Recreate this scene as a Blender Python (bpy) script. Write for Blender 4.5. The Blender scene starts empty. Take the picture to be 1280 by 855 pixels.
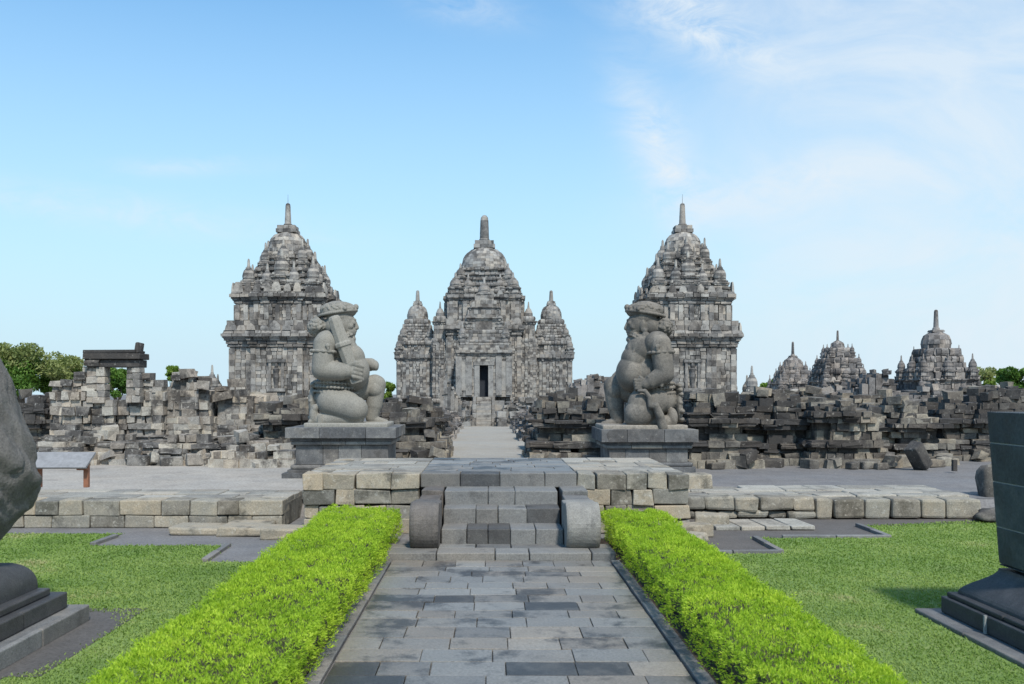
import bpy, bmesh, math, random
import numpy as np
from mathutils import Vector, noise, Euler, Matrix
random.seed(7); RNG = np.random.default_rng(7)
SC = bpy.context.scene; COL = SC.collection
R = random.uniform
# ------------------------------------------------------------------ camera
F = 1150.0; CH = 2.3; VX = 612.0; VY = 490.0
cam_d = bpy.data.cameras.new('camera'); cam = bpy.data.objects.new('camera', cam_d); COL.objects.link(cam)
cam.location = (0, 0, CH); cam.rotation_euler = (math.pi/2, 0, 0)
cam_d.sensor_width = 36; cam_d.lens = F/1280*36
cam_d.shift_x = (640-VX)/1280; cam_d.shift_y = (VY-427.5)/1280
cam_d.clip_end = 6000; cam_d.clip_start = 0.1
SC.camera = cam
cam_d.dof.use_dof = True; cam_d.dof.focus_distance = 32; cam_d.dof.aperture_fstop = 3.5
# ------------------------------------------------------------------ light
SUN_AZ = 163.0; SUN_EL = 51.0; SUN_STR = 2.45; SKY_STR = 0.15; EXPOSURE = 0.80
saz, sel = math.radians(SUN_AZ), math.radians(SUN_EL)
sun_dir = Vector((math.sin(saz)*math.cos(sel), math.cos(saz)*math.cos(sel), math.sin(sel)))
sd = bpy.data.lights.new('sun', 'SUN'); sun = bpy.data.objects.new('sun', sd); COL.objects.link(sun)
sd.energy = SUN_STR; sd.angle = math.radians(5.0); sd.color = (1.0, 0.95, 0.87)
sun.rotation_euler = (-sun_dir).to_track_quat('-Z', 'Y').to_euler(); sun.location = (10, -20, 30)
W = bpy.data.worlds.new("World"); SC.world = W; W.use_nodes = True
nt = W.node_tree; nt.nodes.clear()
def nd(nt, t, **kw):
    n = nt.nodes.new(t)
    for k, v in kw.items(): setattr(n, k, v)
    return n
def mixc(nt, f, a, b, bt='MIX'):
    m = nd(nt, 'ShaderNodeMix', data_type='RGBA', blend_type=bt); L = nt.links
    for i, v in ((0, f), (6, a), (7, b)):
        if isinstance(v, (int, float)): m.inputs[i].default_value = v
        elif isinstance(v, (tuple, list)): m.inputs[i].default_value = (*v, 1)
        else: L.new(v, m.inputs[i])
    return m.outputs[2]
def mth(nt, op, a, b=None, c=None, clamp=False):
    m = nd(nt, 'ShaderNodeMath', operation=op, use_clamp=clamp)
    for i, v in enumerate((a, b, c)):
        if v is None: continue
        if isinstance(v, (int, float)): m.inputs[i].default_value = v
        else: nt.links.new(v, m.inputs[i])
    return m.outputs[0]
def ramp(nt, fac, stops, interp='LINEAR'):
    r = nd(nt, 'ShaderNodeValToRGB'); r.color_ramp.interpolation = interp; e = r.color_ramp.elements
    while len(e) < len(stops): e.new(0.5)
    for el, (p, c) in zip(e, stops):
        el.position = p; el.color = (*c, 1) if not isinstance(c, (int, float)) else (c, c, c, 1)
    nt.links.new(fac, r.inputs[0]); return r.outputs[0]
sky = nd(nt, 'ShaderNodeTexSky', sky_type='NISHITA', sun_disc=False)
sky.sun_elevation = sel; sky.sun_rotation = saz; sky.air_density = 1.2; sky.dust_density = 0.6; sky.ozone_density = 2.0
tc = nd(nt, 'ShaderNodeTexCoord'); sp = nd(nt, 'ShaderNodeSeparateXYZ'); nt.links.new(tc.outputs['Generated'], sp.inputs[0])
zc = mth(nt, 'MAXIMUM', sp.outputs[2], 0.03)
cx_ = mth(nt, 'DIVIDE', sp.outputs[0], mth(nt, 'ADD', zc, 0.12)); cy_ = mth(nt, 'DIVIDE', sp.outputs[1], mth(nt, 'ADD', zc, 0.12))
cb = nd(nt, 'ShaderNodeCombineXYZ'); nt.links.new(cx_, cb.inputs[0]); nt.links.new(cy_, cb.inputs[1])
def wnoise(vec, scale, detail, rough, loc=(0,0,0), rot=0, sc=(1,1,1), dist=0):
    mp = nd(nt, 'ShaderNodeMapping'); nt.links.new(vec, mp.inputs[0])
    mp.inputs[1].default_value = loc; mp.inputs[2].default_value = (0, 0, rot); mp.inputs[3].default_value = sc
    n = nd(nt, 'ShaderNodeTexNoise'); n.inputs['Scale'].default_value = scale; n.inputs['Detail'].default_value = detail
    n.inputs['Roughness'].default_value = rough; n.inputs['Distortion'].default_value = dist
    nt.links.new(mp.outputs[0], n.inputs['Vector']); return n.outputs[0]
yy_ = mth(nt, 'MAXIMUM', sp.outputs[1], 0.05)
cu, cv = mth(nt, 'DIVIDE', sp.outputs[0], yy_), mth(nt, 'DIVIDE', sp.outputs[2], yy_)
def wisp(u0, v0, ang, a, b):       # soft elongated patch of cirrus at a fixed bearing
    ca, sa = math.cos(ang), math.sin(ang)
    du, dv = mth(nt, 'SUBTRACT', cu, u0), mth(nt, 'SUBTRACT', cv, v0)
    p = mth(nt, 'DIVIDE', mth(nt, 'ADD', mth(nt, 'MULTIPLY', du, ca), mth(nt, 'MULTIPLY', dv, sa)), a)
    q = mth(nt, 'DIVIDE', mth(nt, 'SUBTRACT', mth(nt, 'MULTIPLY', dv, ca), mth(nt, 'MULTIPLY', du, sa)), b)
    r2 = mth(nt, 'ADD', mth(nt, 'MULTIPLY', p, p), mth(nt, 'MULTIPLY', q, q))
    return mth(nt, 'POWER', 2.718, mth(nt, 'MULTIPLY', r2, -1.0))
cbu = nd(nt, 'ShaderNodeCombineXYZ'); nt.links.new(cu, cbu.inputs[0]); nt.links.new(cv, cbu.inputs[1])
n1 = wnoise(cbu.outputs[0], 16, 10, 0.66, (3.3, 1.2, 0), 0.9, (1, 2.0, 1), 0.8)
n2 = wnoise(cbu.outputs[0], 5, 8, 0.6, (7.1, 2.0, 0), -.5, (1, 2.6, 1), .8)
n3 = wnoise(cbu.outputs[0], 4, 9, 0.62, (1.0, 5.0, 0), 0.35, (1, 2.2, 1), 0.9)
W1 = mth(nt, 'ADD', mth(nt, 'ADD', wisp(.185, .265, 2.0, .085, .03), mth(nt, 'MULTIPLY', wisp(.215, .41, -.5, .11, .035), 1.1)), mth(nt, 'ADD', mth(nt, 'MULTIPLY', wisp(.30, .22, .15, .12, .03), .5), mth(nt, 'MULTIPLY', wisp(-.03, .42, -.2, .06, .02), .5)))
W2 = mth(nt, 'ADD', mth(nt, 'MULTIPLY', wisp(-.42, .20, -.12, .22, .02), .5), mth(nt, 'MULTIPLY', wisp(-.33, .245, .02, .08, .010), .5))
cl = mth(nt, 'MULTIPLY', mth(nt, 'ADD', W1, W2), ramp(nt, mth(nt, 'ADD', mth(nt, 'MULTIPLY', n1, .6), mth(nt, 'MULTIPLY', n2, .4)), [(0.36, 0.0), (0.62, 1.0)]))
veil = nd(nt, 'ShaderNodeMapRange', interpolation_type='SMOOTHSTEP'); nt.links.new(cu, veil.inputs[0])
veil.inputs[1].default_value = 0.08; veil.inputs[2].default_value = 0.46; veil.inputs[3].default_value = 0.0; veil.inputs[4].default_value = 1.0
veilf = mth(nt, 'MULTIPLY', veil.outputs[0], ramp(nt, n3, [(0.33, 0.35), (0.62, 1.0)]))
hz = nd(nt, 'ShaderNodeMapRange'); nt.links.new(sp.outputs[2], hz.inputs[0])
hz.inputs[1].default_value = 0.03; hz.inputs[2].default_value = 0.47; hz.inputs[3].default_value = 1.0; hz.inputs[4].default_value = 0.0
skyc = mixc(nt, 1.0, sky.outputs[0], (0.35, 0.65, 0.79), 'MULTIPLY')
skyc = mixc(nt, hz.outputs[0], skyc, (2.40, 3.18, 3.62))
allc = mth(nt, 'ADD', mth(nt, 'MULTIPLY', cl, 1.0), mth(nt, 'MULTIPLY', veilf, 0.78), clamp=True)
skyc = mixc(nt, allc, skyc, (3.0, 3.35, 3.65))
bg = nd(nt, 'ShaderNodeBackground'); bg.inputs[1].default_value = SKY_STR; nt.links.new(skyc, bg.inputs[0])
wo = nd(nt, 'ShaderNodeOutputWorld'); nt.links.new(bg.outputs[0], wo.inputs[0])
SC.view_settings.view_transform = 'Standard'; SC.view_settings.look = 'None'
SC.view_settings.exposure = EXPOSURE; SC.view_settings.gamma = 1
SC.render.engine = 'CYCLES'
# ------------------------------------------------------------------ helpers
def PX(px, Y): return (px-VX)*Y/F
def PZ(py, Y): return CH-(py-VY)*Y/F
def gz(Y):                       # the court falls gently away from the viewer
    return 0.3 if Y < 28 else 0.3-(Y-28)*0.0245
class MB:
    def __init__(s): s.V = []; s.F = []; s.T = []
    def add(s, vs, fs, tone):
        o = len(s.V); s.V += vs
        for f in fs: s.F.append(tuple(o+i for i in f)); s.T.append(tone)
    def box(s, x0, x1, y0, y1, z0, z1, tone=None, j=0.0, rot=0.0, tilt=0.0):
        if tone is None: tone = random.random()
        cx, cy, cz = (x0+x1)/2, (y0+y1)/2, (z0+z1)/2
        vs = []
        for x, y, z in ((x0,y0,z0),(x1,y0,z0),(x1,y1,z0),(x0,y1,z0),(x0,y0,z1),(x1,y0,z1),(x1,y1,z1),(x0,y1,z1)):
            dx, dy, dz = x-cx+R(-j, j), y-cy+R(-j, j), z-cz+R(-j, j)
            if tilt: dx, dz = dx*math.cos(tilt)+dz*math.sin(tilt), -dx*math.sin(tilt)+dz*math.cos(tilt)
            if rot: dx, dy = dx*math.cos(rot)-dy*math.sin(rot), dx*math.sin(rot)+dy*math.cos(rot)
            vs.append((cx+dx, cy+dy, cz+dz))
        s.add(vs, [(0,3,2,1),(4,5,6,7),(0,1,5,4),(1,2,6,5),(2,3,7,6),(3,0,4,7)], tone)
    def loft(s, loops, tone, closed=True, cap=True):
        n = len(loops[0]); vs = [tuple(p) for lp in loops for p in lp]; fs = []
        for k in range(len(loops)-1):
            for i in range(n if closed else n-1):
                a = k*n+i; b = k*n+(i+1) % n; fs.append((a, b, b+n, a+n))
        if cap: fs.append(tuple(range(n))[::-1]); fs.append(tuple((len(loops)-1)*n+i for i in range(n)))
        s.add(vs, fs, tone)
    def lathe(s, cx, cy, prof, n=16, tone=None, jit=0.0):
        rings = []
        for z, r in prof:
            rings.append([(cx+(r+R(-jit, jit))*math.cos(2*math.pi*i/n), cy+(r+R(-jit, jit))*math.sin(2*math.pi*i/n), z) for i in range(n)])
        for k in range(len(rings)-1):
            t = random.random() if tone is None else tone
            s.loft([rings[k], rings[k+1]], t, cap=(k == len(rings)-2 or k == 0))
    def build(s, name, mat, parent=None, loc=None, smooth=False, bevel=0.0, tag=None):
        org = Vector(loc) if loc is not None else (Vector(parent.get('org', (0,0,0))) if parent else Vector((0,0,0)))
        me = bpy.data.meshes.new(name)
        V = np.array(s.V, dtype=np.float32)-np.array(org, dtype=np.float32)
        me.from_pydata(V.tolist(), [], s.F)
        at = me.attributes.new('tone', 'FLOAT', 'FACE'); at.data.foreach_set('value', np.array(s.T, dtype=np.float32))
        me.materials.append(mat)
        if smooth: me.polygons.foreach_set('use_smooth', [True]*len(me.polygons))
        me.update()
        if bevel:
            bm = bmesh.new(); bm.from_mesh(me); bmesh.ops.recalc_face_normals(bm, faces=bm.faces); bm.to_mesh(me); bm.free()
        o = bpy.data.objects.new(name, me); COL.objects.link(o)
        if parent: o.parent = parent
        else: o.location = org
        if bevel:
            b = o.modifiers.new('bevel', 'BEVEL'); b.width = bevel; b.segments = 2; b.limit_method = 'ANGLE'; b.angle_limit = 0.6
        if tag: settag(o, *tag)
        return o
def settag(o, label=None, cat=None, group=None, kind=None):
    if label: o['label'] = label
    if cat: o['category'] = cat
    if group: o['group'] = group
    if kind: o['kind'] = kind
def thing(name, label, cat, loc, group=None):
    o = bpy.data.objects.new(name, None); COL.objects.link(o); o.location = loc
    o.empty_display_size = 0.3
    settag(o, label, cat, group); o['org'] = tuple(loc); return o
def fin(root):                    # drop the working property
    if 'org' in root: del root['org']
def child(name, me, parent, loc, scale=(1,1,1), rz=0):
    o = bpy.data.objects.new(name, me); COL.objects.link(o); o.parent = parent
    o.location = Vector(loc)-Vector(parent.get('org', parent.location)); o.scale = scale; o.rotation_euler = (0,0,rz); return o
def quadmesh(name, C, A, B, mat, tone=None, parent=None, loc=(0,0,0), tag=None):
    """many leaf quads: centre C, half axes A and B (n,3)"""
    n = len(C); V = np.empty((n, 4, 3), dtype=np.float32)
    V[:, 0] = C-A; V[:, 1] = C+B*0.8-A*0.1; V[:, 2] = C+A; V[:, 3] = C-B*0.8-A*0.1
    V = V.reshape(-1, 3)-np.array(loc, dtype=np.float32)
    me = bpy.data.meshes.new(name); me.vertices.add(n*4); me.vertices.foreach_set('co', V.ravel())
    me.loops.add(n*4); me.loops.foreach_set('vertex_index', np.arange(n*4, dtype=np.int32))
    me.polygons.add(n); me.polygons.foreach_set('loop_start', np.arange(0, n*4, 4, dtype=np.int32))
    try: me.polygons.foreach_set('loop_total', np.full(n, 4, dtype=np.int32))
    except Exception: pass
    at = me.attributes.new('tone', 'FLOAT', 'FACE'); at.data.foreach_set('value', (tone if tone is not None else RNG.random(n)).astype(np.float32))
    me.materials.append(mat); me.update(); me.validate()
    o = bpy.data.objects.new(name, me); COL.objects.link(o)
    if parent: o.parent = parent
    else: o.location = loc
    if tag: settag(o, *tag)
    return o
# ------------------------------------------------------------------ materials
def new_mat(name):
    m = bpy.data.materials.new(name); m.use_nodes = True; t = m.node_tree; t.nodes.clear()
    b = nd(t, 'ShaderNodeBsdfPrincipled'); o = nd(t, 'ShaderNodeOutputMaterial'); t.links.new(b.outputs[0], o.inputs[0])
    return m, t, b
def tnoise(t, scale, detail=6, rough=0.6, sc=(1,1,1), dist=0.0, vec=None):
    mp = nd(t, 'ShaderNodeMapping'); mp.inputs[3].default_value = sc
    g = nd(t, 'ShaderNodeNewGeometry'); t.links.new(g.outputs['Position'], mp.inputs[0])
    n = nd(t, 'ShaderNodeTexNoise'); n.inputs['Scale'].default_value = scale; n.inputs['Detail'].default_value = detail
    n.inputs['Roughness'].default_value = rough; n.inputs['Distortion'].default_value = dist
    t.links.new(mp.outputs[0], n.inputs['Vector']); return n.outputs[0]
def stone(name, stops, s=1.0, tonew=0.7, noisew=0.55, dark=(0.045,0.043,0.042), darkamt=0.6, dlo=0.5, light=(0.5,0.49,0.45), lightamt=0.4, llo=0.60,
          rough=0.9, bump=0.4, bdist=0.03, streak=0.5, spec=0.3, warm=0.32):
    m, t, b = new_mat(name); L = t.links
    at = nd(t, 'ShaderNodeAttribute', attribute_name='tone'); tone = at.outputs['Fac']
    na = tnoise(t, 2.2*s, 7, 0.65, dist=0.3)
    f = mth(t, 'ADD', mth(t, 'MULTIPLY', tone, tonew), mth(t, 'MULTIPLY', mth(t, 'SUBTRACT', na, 0.5), noisew*2))
    f = mth(t, 'ADD', f, (1-tonew)*0.5, clamp=True)
    c = ramp(t, f, stops)
    nb = tnoise(t, 0.9*s, 9, 0.72, (1, 1, 1-0.5*streak))
    nb2 = mth(t, 'ADD', nb, mth(t, 'MULTIPLY', mth(t, 'SUBTRACT', tone, 0.5), -0.10))
    c = mixc(t, mth(t, 'MULTIPLY', ramp(t, nb2, [(dlo, 0.0), (dlo+0.10, 1.0)]), darkamt), c, dark)
    nc = tnoise(t, 6.5*s, 6, 0.7)
    c = mixc(t, mth(t, 'MULTIPLY', ramp(t, nc, [(llo, 0.0), (llo+0.08, 1.0)]), lightamt), c, light)
    hue = mth(t, 'FRACT', mth(t, 'MULTIPLY', tone, 37.0))
    nh = tnoise(t, .5*s, 5, .6)
    c = mixc(t, mth(t, 'MULTIPLY', ramp(t, mth(t, 'ADD', mth(t, 'MULTIPLY', hue, .5), nh), [(.62, 0.0), (1.0, 1.0)]), warm), c, (1.22, 1.0, .78), 'MULTIPLY')
    ne = tnoise(t, 28*s, 4, 0.7)
    c = mixc(t, 0.55, c, ramp(t, ne, [(0.3, 0.45), (0.7, 1.5)]), 'MULTIPLY')
    L.new(c, b.inputs['Base Color']); b.inputs['Roughness'].default_value = rough
    b.inputs['Specular IOR Level'].default_value = spec
    nf = tnoise(t, 9*s, 8, 0.7)
    bm = nd(t, 'ShaderNodeBump'); bm.inputs['Strength'].default_value = bump; bm.inputs['Distance'].default_value = bdist
    L.new(mth(t, 'ADD', nf, mth(t, 'MULTIPLY', ne, 0.3)), bm.inputs['Height']); L.new(bm.outputs[0], b.inputs['Normal'])
    return m
G = lambda v, r=1.0, b=1.0: (v*r, v, v*b)
M_temple = stone('temple_stone', [(0, G(.075,1.03,.98)), (.3, G(.17,1.04,.95)), (.6, G(.27,1.05,.92)), (.85, G(.37,1.05,.90)), (1, G(.47,1.04,.9))], s=.9, darkamt=.75, dlo=.49, lightamt=.22)
M_main = stone('main_temple_stone', [(0, G(.09,1.02,.98)), (.3, G(.18,1.03,.96)), (.6, G(.26,1.03,.94)), (1, G(.37,1.03,.92))], s=.9, darkamt=.65, dlo=.50, lightamt=.12)
M_dim = stone('far_shrine_stone', [(0, G(.08,1.03,1)), (.35, G(.16,1.06,.97)), (.7, G(.25,1.08,.93)), (1, G(.38,1.06,.9))], s=.6, darkamt=.7, dlo=.50)
M_ruin = stone('ruin_stone', [(0, G(.03,1.08,.97)), (.3, G(.07,1.08,.93)), (.55, G(.13,1.08,.88)), (.8, G(.23,1.10,.82)), (1, G(.38,1.10,.78))], s=1.3, darkamt=.85, dlo=.48, lightamt=.45, llo=.6)
M_ruinL = stone('pale_ruin_stone', [(0, G(.06,1.06,.96)), (.25, G(.14,1.06,.93)), (.55, G(.25,1.07,.90)), (.8, G(.35,1.07,.87)), (1, G(.46,1.06,.85))], s=1.3, darkamt=.85, dlo=.485, warm=.4, lightamt=.5, llo=.57)
M_redst = stone('reddish_stone', [(0, (.10,.065,.055)), (.5, (.20,.13,.11)), (1, (.32,.24,.2))], s=1.4, darkamt=.5, dlo=.52)
M_beige = stone('beige_stone', [(0, (.13,.125,.11)), (.3, (.205,.195,.17)), (.6, (.275,.255,.21)), (.85, (.34,.295,.225)), (1, (.39,.37,.325))], s=1.9, darkamt=.8, dlo=.495, dark=(.09,.085,.07), lightamt=.5, llo=.58, light=(.46,.46,.42), streak=0)
M_top = stone('pale_paving', [(0, (.20,.19,.17)), (.5, (.28,.268,.235)), (1, (.37,.35,.305))], s=1.3, darkamt=.7, dlo=.51, dark=(.14,.133,.12), lightamt=.3, streak=0, bump=.25)
def wetpave(name, stops, dark, rough0=.55):
    m = stone(name, stops, s=1.5, tonew=.8, noisew=.25, dark=dark, darkamt=.88, dlo=.485, lightamt=.2, light=(.36,.36,.35), llo=.66, rough=rough0, bump=.25, bdist=.014, streak=0, spec=.32, warm=.5)
    return m
M_path = wetpave('blue_grey_paving', [(0, (.050,.049,.047)), (.25, (.10,.098,.094)), (.5, (.155,.151,.143)), (.8, (.20,.194,.18)), (1, (.25,.241,.22))], (.042,.042,.042), .45)
M_step = stone('step_stone', [(0, (.045,.047,.05)), (.2, (.085,.088,.09)), (.5, (.165,.165,.16)), (.8, (.22,.215,.20)), (1, (.28,.27,.25))], s=1.8, tonew=.8, noisew=.3, darkamt=.55, dlo=.56, dark=(.04,.04,.042), lightamt=.2, light=(.36,.35,.33), rough=.7, bump=.25, bdist=.02, streak=0)
M_scrollL = stone('brown_scroll_stone', [(0, (.05,.046,.042)), (.5, (.12,.108,.098)), (1, (.19,.172,.155))], s=2.5, darkamt=.6, dlo=.52, lightamt=.3, llo=.64, light=(.3,.28,.26), rough=.75)
M_scrollR = stone('grey_scroll_stone', [(0, (.13,.127,.118)), (.5, (.22,.213,.195)), (1, (.32,.31,.28))], s=2.5, darkamt=.5, dlo=.58, lightamt=.4, rough=.8)
M_gl = stone('guardian_stone', [(0, (.20,.19,.165)), (.5, (.265,.252,.22)), (1, (.32,.305,.265))], s=1.4, warm=0, noisew=.35, darkamt=.25, dlo=.58, dark=(.12,.12,.11), lightamt=.1, rough=.85, bump=.25, bdist=.015)
M_gr = stone('brown_guardian_stone', [(0, (.15,.135,.115)), (.5, (.26,.232,.195)), (1, (.37,.33,.28))], s=1.2, warm=0, noisew=.6, darkamt=.5, dlo=.52, dark=(.06,.06,.058), lightamt=.2, light=(.34,.32,.28), rough=.85, bump=.3, bdist=.015)
M_ped = stone('pedestal_stone', [(0, (.05,.052,.055)), (.3, (.09,.092,.095)), (.6, (.15,.15,.148)), (1, (.30,.29,.26))], s=1.8, darkamt=.55, dlo=.53, lightamt=.25, rough=.8, streak=0)
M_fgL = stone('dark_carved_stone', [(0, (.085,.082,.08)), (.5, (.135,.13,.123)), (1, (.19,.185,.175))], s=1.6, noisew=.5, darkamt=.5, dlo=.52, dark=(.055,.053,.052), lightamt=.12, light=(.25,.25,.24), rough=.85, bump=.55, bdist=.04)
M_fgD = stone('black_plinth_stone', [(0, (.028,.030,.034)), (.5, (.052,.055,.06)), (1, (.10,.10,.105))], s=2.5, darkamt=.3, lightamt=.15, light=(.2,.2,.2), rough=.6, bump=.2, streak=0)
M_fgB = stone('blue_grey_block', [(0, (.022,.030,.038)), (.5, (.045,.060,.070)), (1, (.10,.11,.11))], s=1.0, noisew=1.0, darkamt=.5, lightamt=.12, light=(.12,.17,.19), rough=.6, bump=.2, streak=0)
M_mortar = stone('pale_mortar', [(0, (.22,.24,.24)), (1, (.32,.33,.32))], s=4, darkamt=.2, lightamt=.2)
M_dirt = stone('bare_dark_ground', [(0, (.075,.07,.068)), (.5, (.105,.098,.093)), (1, (.135,.126,.12))], s=1.2, tonew=.3, noisew=.6, darkamt=.3, dlo=.54, dark=(.06,.055,.052), lightamt=.12, llo=.64, light=(.22,.2,.18), rough=.9, bump=.3, bdist=.02, streak=0)
M_court = stone('grey_court_paving', [(0, (.23,.217,.195)), (.5, (.325,.305,.275)), (1, (.42,.395,.355))], s=.6, tonew=.5, noisew=.6, darkamt=.45, dlo=.54, dark=(.12,.118,.115), lightamt=.15, rough=.8, bump=.2, streak=0)
M_gravel = stone('grey_gravel', [(0, (.12,.12,.125)), (.5, (.165,.163,.165)), (1, (.21,.205,.2))], s=.9, tonew=.3, noisew=.7, darkamt=.25, dark=(.10,.10,.10), lightamt=.15, light=(.3,.29,.27), rough=.85, bump=.35, bdist=.03, streak=0)
M_sand = stone('sandy_path', [(0, (.25,.235,.205)), (1, (.36,.34,.30))], s=.8, tonew=.3, noisew=.6, darkamt=.15, dark=(.22,.2,.18), lightamt=.1, bump=.2, streak=0)
M_soil = stone('brown_soil', [(0, (.055,.038,.028)), (.5, (.085,.062,.048)), (1, (.13,.10,.08))], s=3, darkamt=.3, lightamt=.2, light=(.22,.17,.12), bump=.6, bdist=.03, streak=0)
M_kerb = stone('kerb_stone', [(0, (.10,.102,.105)), (.5, (.16,.16,.158)), (1, (.24,.235,.225))], s=2.5, darkamt=.4, dlo=.54, dark=(.06,.06,.06), lightamt=.15, rough=.7, bump=.3, streak=0)
def simple(name, col, rough=.8, metal=0):
    m, t, b = new_mat(name); n = tnoise(t, 7, 6, .7)
    t.links.new(mixc(t, .6, col, ramp(t, n, [(.3, .55), (.7, 1.35)]), 'MULTIPLY'), b.inputs['Base Color'])
    b.inputs['Roughness'].default_value = rough; b.inputs['Metallic'].default_value = metal; return m
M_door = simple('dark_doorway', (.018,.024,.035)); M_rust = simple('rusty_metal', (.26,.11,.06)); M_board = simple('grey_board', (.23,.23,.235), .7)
M_bark = simple('bark', (.13,.10,.075)); M_iron = simple('iron_rod', (.12,.12,.12), .5)
def leafmat(name, stops, trans=.35, nscale=1.2, nw=.5, spec=.25):
    m, t, b = new_mat(name)
    at = nd(t, 'ShaderNodeAttribute', attribute_name='tone'); n = tnoise(t, nscale, 5, .6)
    f = mth(t, 'ADD', mth(t, 'MULTIPLY', at.outputs['Fac'], 1-nw), mth(t, 'MULTIPLY', ramp(t, n, [(.3, 0.), (.7, 1.)]), nw), clamp=True)
    c = ramp(t, f, stops); t.links.new(c, b.inputs['Base Color']); b.inputs['Roughness'].default_value = .6; b.inputs['Specular IOR Level'].default_value = spec
    tr = nd(t, 'ShaderNodeBsdfTranslucent'); t.links.new(mixc(t, 1, c, (1.1, 1.15, .6), 'MULTIPLY'), tr.inputs[0])
    mx = nd(t, 'ShaderNodeMixShader'); mx.inputs[0].default_value = trans
    t.links.new(b.outputs[0], mx.inputs[1]); t.links.new(tr.outputs[0], mx.inputs[2])
    t.links.new(mx.outputs[0], [x for x in t.nodes if x.type == 'OUTPUT_MATERIAL'][0].inputs[0]); return m
M_hedge = leafmat('hedge_leaf', [(0, (.20,.13,.05)), (.10, (.08,.15,.015)), (.4, (.28,.44,.035)), (.75, (.44,.60,.05)), (1, (.56,.66,.08))], .42, 2.6, .3)
M_hedgein = simple('hedge_twigs', (.055,.05,.022))
M_grass = leafmat('grass_blades', [(0, (.12,.20,.045)), (.35, (.18,.275,.06)), (.7, (.26,.35,.095)), (1, (.42,.38,.21))], .35, .7, .86)
M_lawn = None
def lawnmat():
    m, t, b = new_mat('lawn_turf'); n = tnoise(t, .9, 7, .7); n2 = tnoise(t, 30, 5, .7)
    f = mth(t, 'ADD', mth(t, 'MULTIPLY', n, .7), mth(t, 'MULTIPLY', n2, .3))
    t.links.new(ramp(t, f, [(.3, (.10,.17,.04)), (.5, (.155,.235,.055)), (.62, (.22,.28,.085)), (.75, (.32,.29,.16))]), b.inputs['Base Color'])
    b.inputs['Roughness'].default_value = .95
    bm = nd(t, 'ShaderNodeBump'); bm.inputs['Strength'].default_value = .6; bm.inputs['Distance'].default_value = .03
    t.links.new(n2, bm.inputs['Height']); t.links.new(bm.outputs[0], b.inputs['Normal']); return m
M_lawn = lawnmat()
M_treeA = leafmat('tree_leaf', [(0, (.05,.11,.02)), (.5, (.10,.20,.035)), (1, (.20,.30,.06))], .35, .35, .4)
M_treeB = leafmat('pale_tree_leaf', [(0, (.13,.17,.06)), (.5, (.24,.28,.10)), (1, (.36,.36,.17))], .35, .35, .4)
M_treeC = leafmat('bright_tree_leaf', [(0, (.10,.18,.03)), (.5, (.18,.28,.05)), (1, (.28,.36,.07))], .35, .35, .4)
# ------------------------------------------------------------------ masonry engine
def redent(cx, cy, a, b, e, off=0.0, a2=None):
    """square of half width a with a projection of half width b, e deep, on every side; CCW"""
    a += off; b += off; g = a+e
    P = [(-b,-g),(b,-g),(b,-a),(a,-a),(a,-b),(g,-b),(g,b),(a,b),(a,a),(b,a),(b,g),(-b,g),(-b,a),(-a,a),(-a,b),(-g,b),(-g,-b),(-a,-b),(-a,-a),(-b,-a)]
    if e <= 0.001: P = [(-a,-a),(a,-a),(a,a),(-a,a)]
    return [(cx+x, cy+y) for x, y in P]
def rect(x0, x1, y0, y1, off=0):
    return [(x0-off, y0-off), (x1+off, y0-off), (x1+off, y1+off), (x0-off, y1+off)]
PROF = {
    'flat':  [(0, 0), (0, 1)],
    'round': [(-.08, 0), (.10, .10), (.17, .35), (.17, .62), (.08, .90), (-.10, 1)],
    'slope': [(.35, 0), (.30, .15), (.05, .6), (-.15, 1)],
    'cyma':  [(-.3, 0), (-.22, .3), (.1, .65), (.35, .8), (.35, 1)],
}
def course(mb, poly, z0, z1, blen=.5, jit=.02, depth=.3, kind='flat', keep=None, tone=(0, 1), gap=.006, skipback=False):
    h = z1-z0; n = len(poly); pr = PROF[kind]
    for i in range(n):
        p = Vector(poly[i]); q = Vector(poly[(i+1) % n]); d = q-p; L = d.length
        if L < .02: continue
        d = d/L; nr = Vector((d.y, -d.x))
        if skipback and nr.y > .5: continue
        nb = max(1, round(L/blen)); cuts = [0]+[(k+R(-.22, .22))*L/nb for k in range(1, nb)]+[L]
        for k in range(nb):
            s0, s1 = cuts[k]+gap, cuts[k+1]-gap
            mid = p+d*((s0+s1)/2)
            if keep and not keep(mid.x, mid.y, z0, z1): continue
            o = R(-jit, jit); zj0 = z0+R(-.15, .15)*jit+.001; zj1 = z1-.004+R(-.3, .3)*jit
            sec = [(o+u*h, zj0+(zj1-zj0)*v) for u, v in pr]
            sec = [(-depth, zj0)]+sec+[(-depth, zj1)]
            la = [(*(p+d*(s0+R(0, jit*.4))+nr*u), z) for u, z in sec]; lb = [(*(p+d*(s1-R(0, jit*.4))+nr*u), z) for u, z in sec]
            q_ = jit*.35 if jit > .012 else 0
            if q_: la = [(x+R(-q_, q_), y+R(-q_, q_), z+R(-q_, q_)) for x, y, z in la]; lb = [(x+R(-q_, q_), y+R(-q_, q_), z+R(-q_, q_)) for x, y, z in lb]
            mb.loft([la, lb], tone[0]+(tone[1]-tone[0])*random.random())
def core(mb, poly, z0, z1, tone=.3):
    mb.loft([[(x, y, z0) for x, y in poly], [(x, y, z1) for x, y in poly]], tone)
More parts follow.
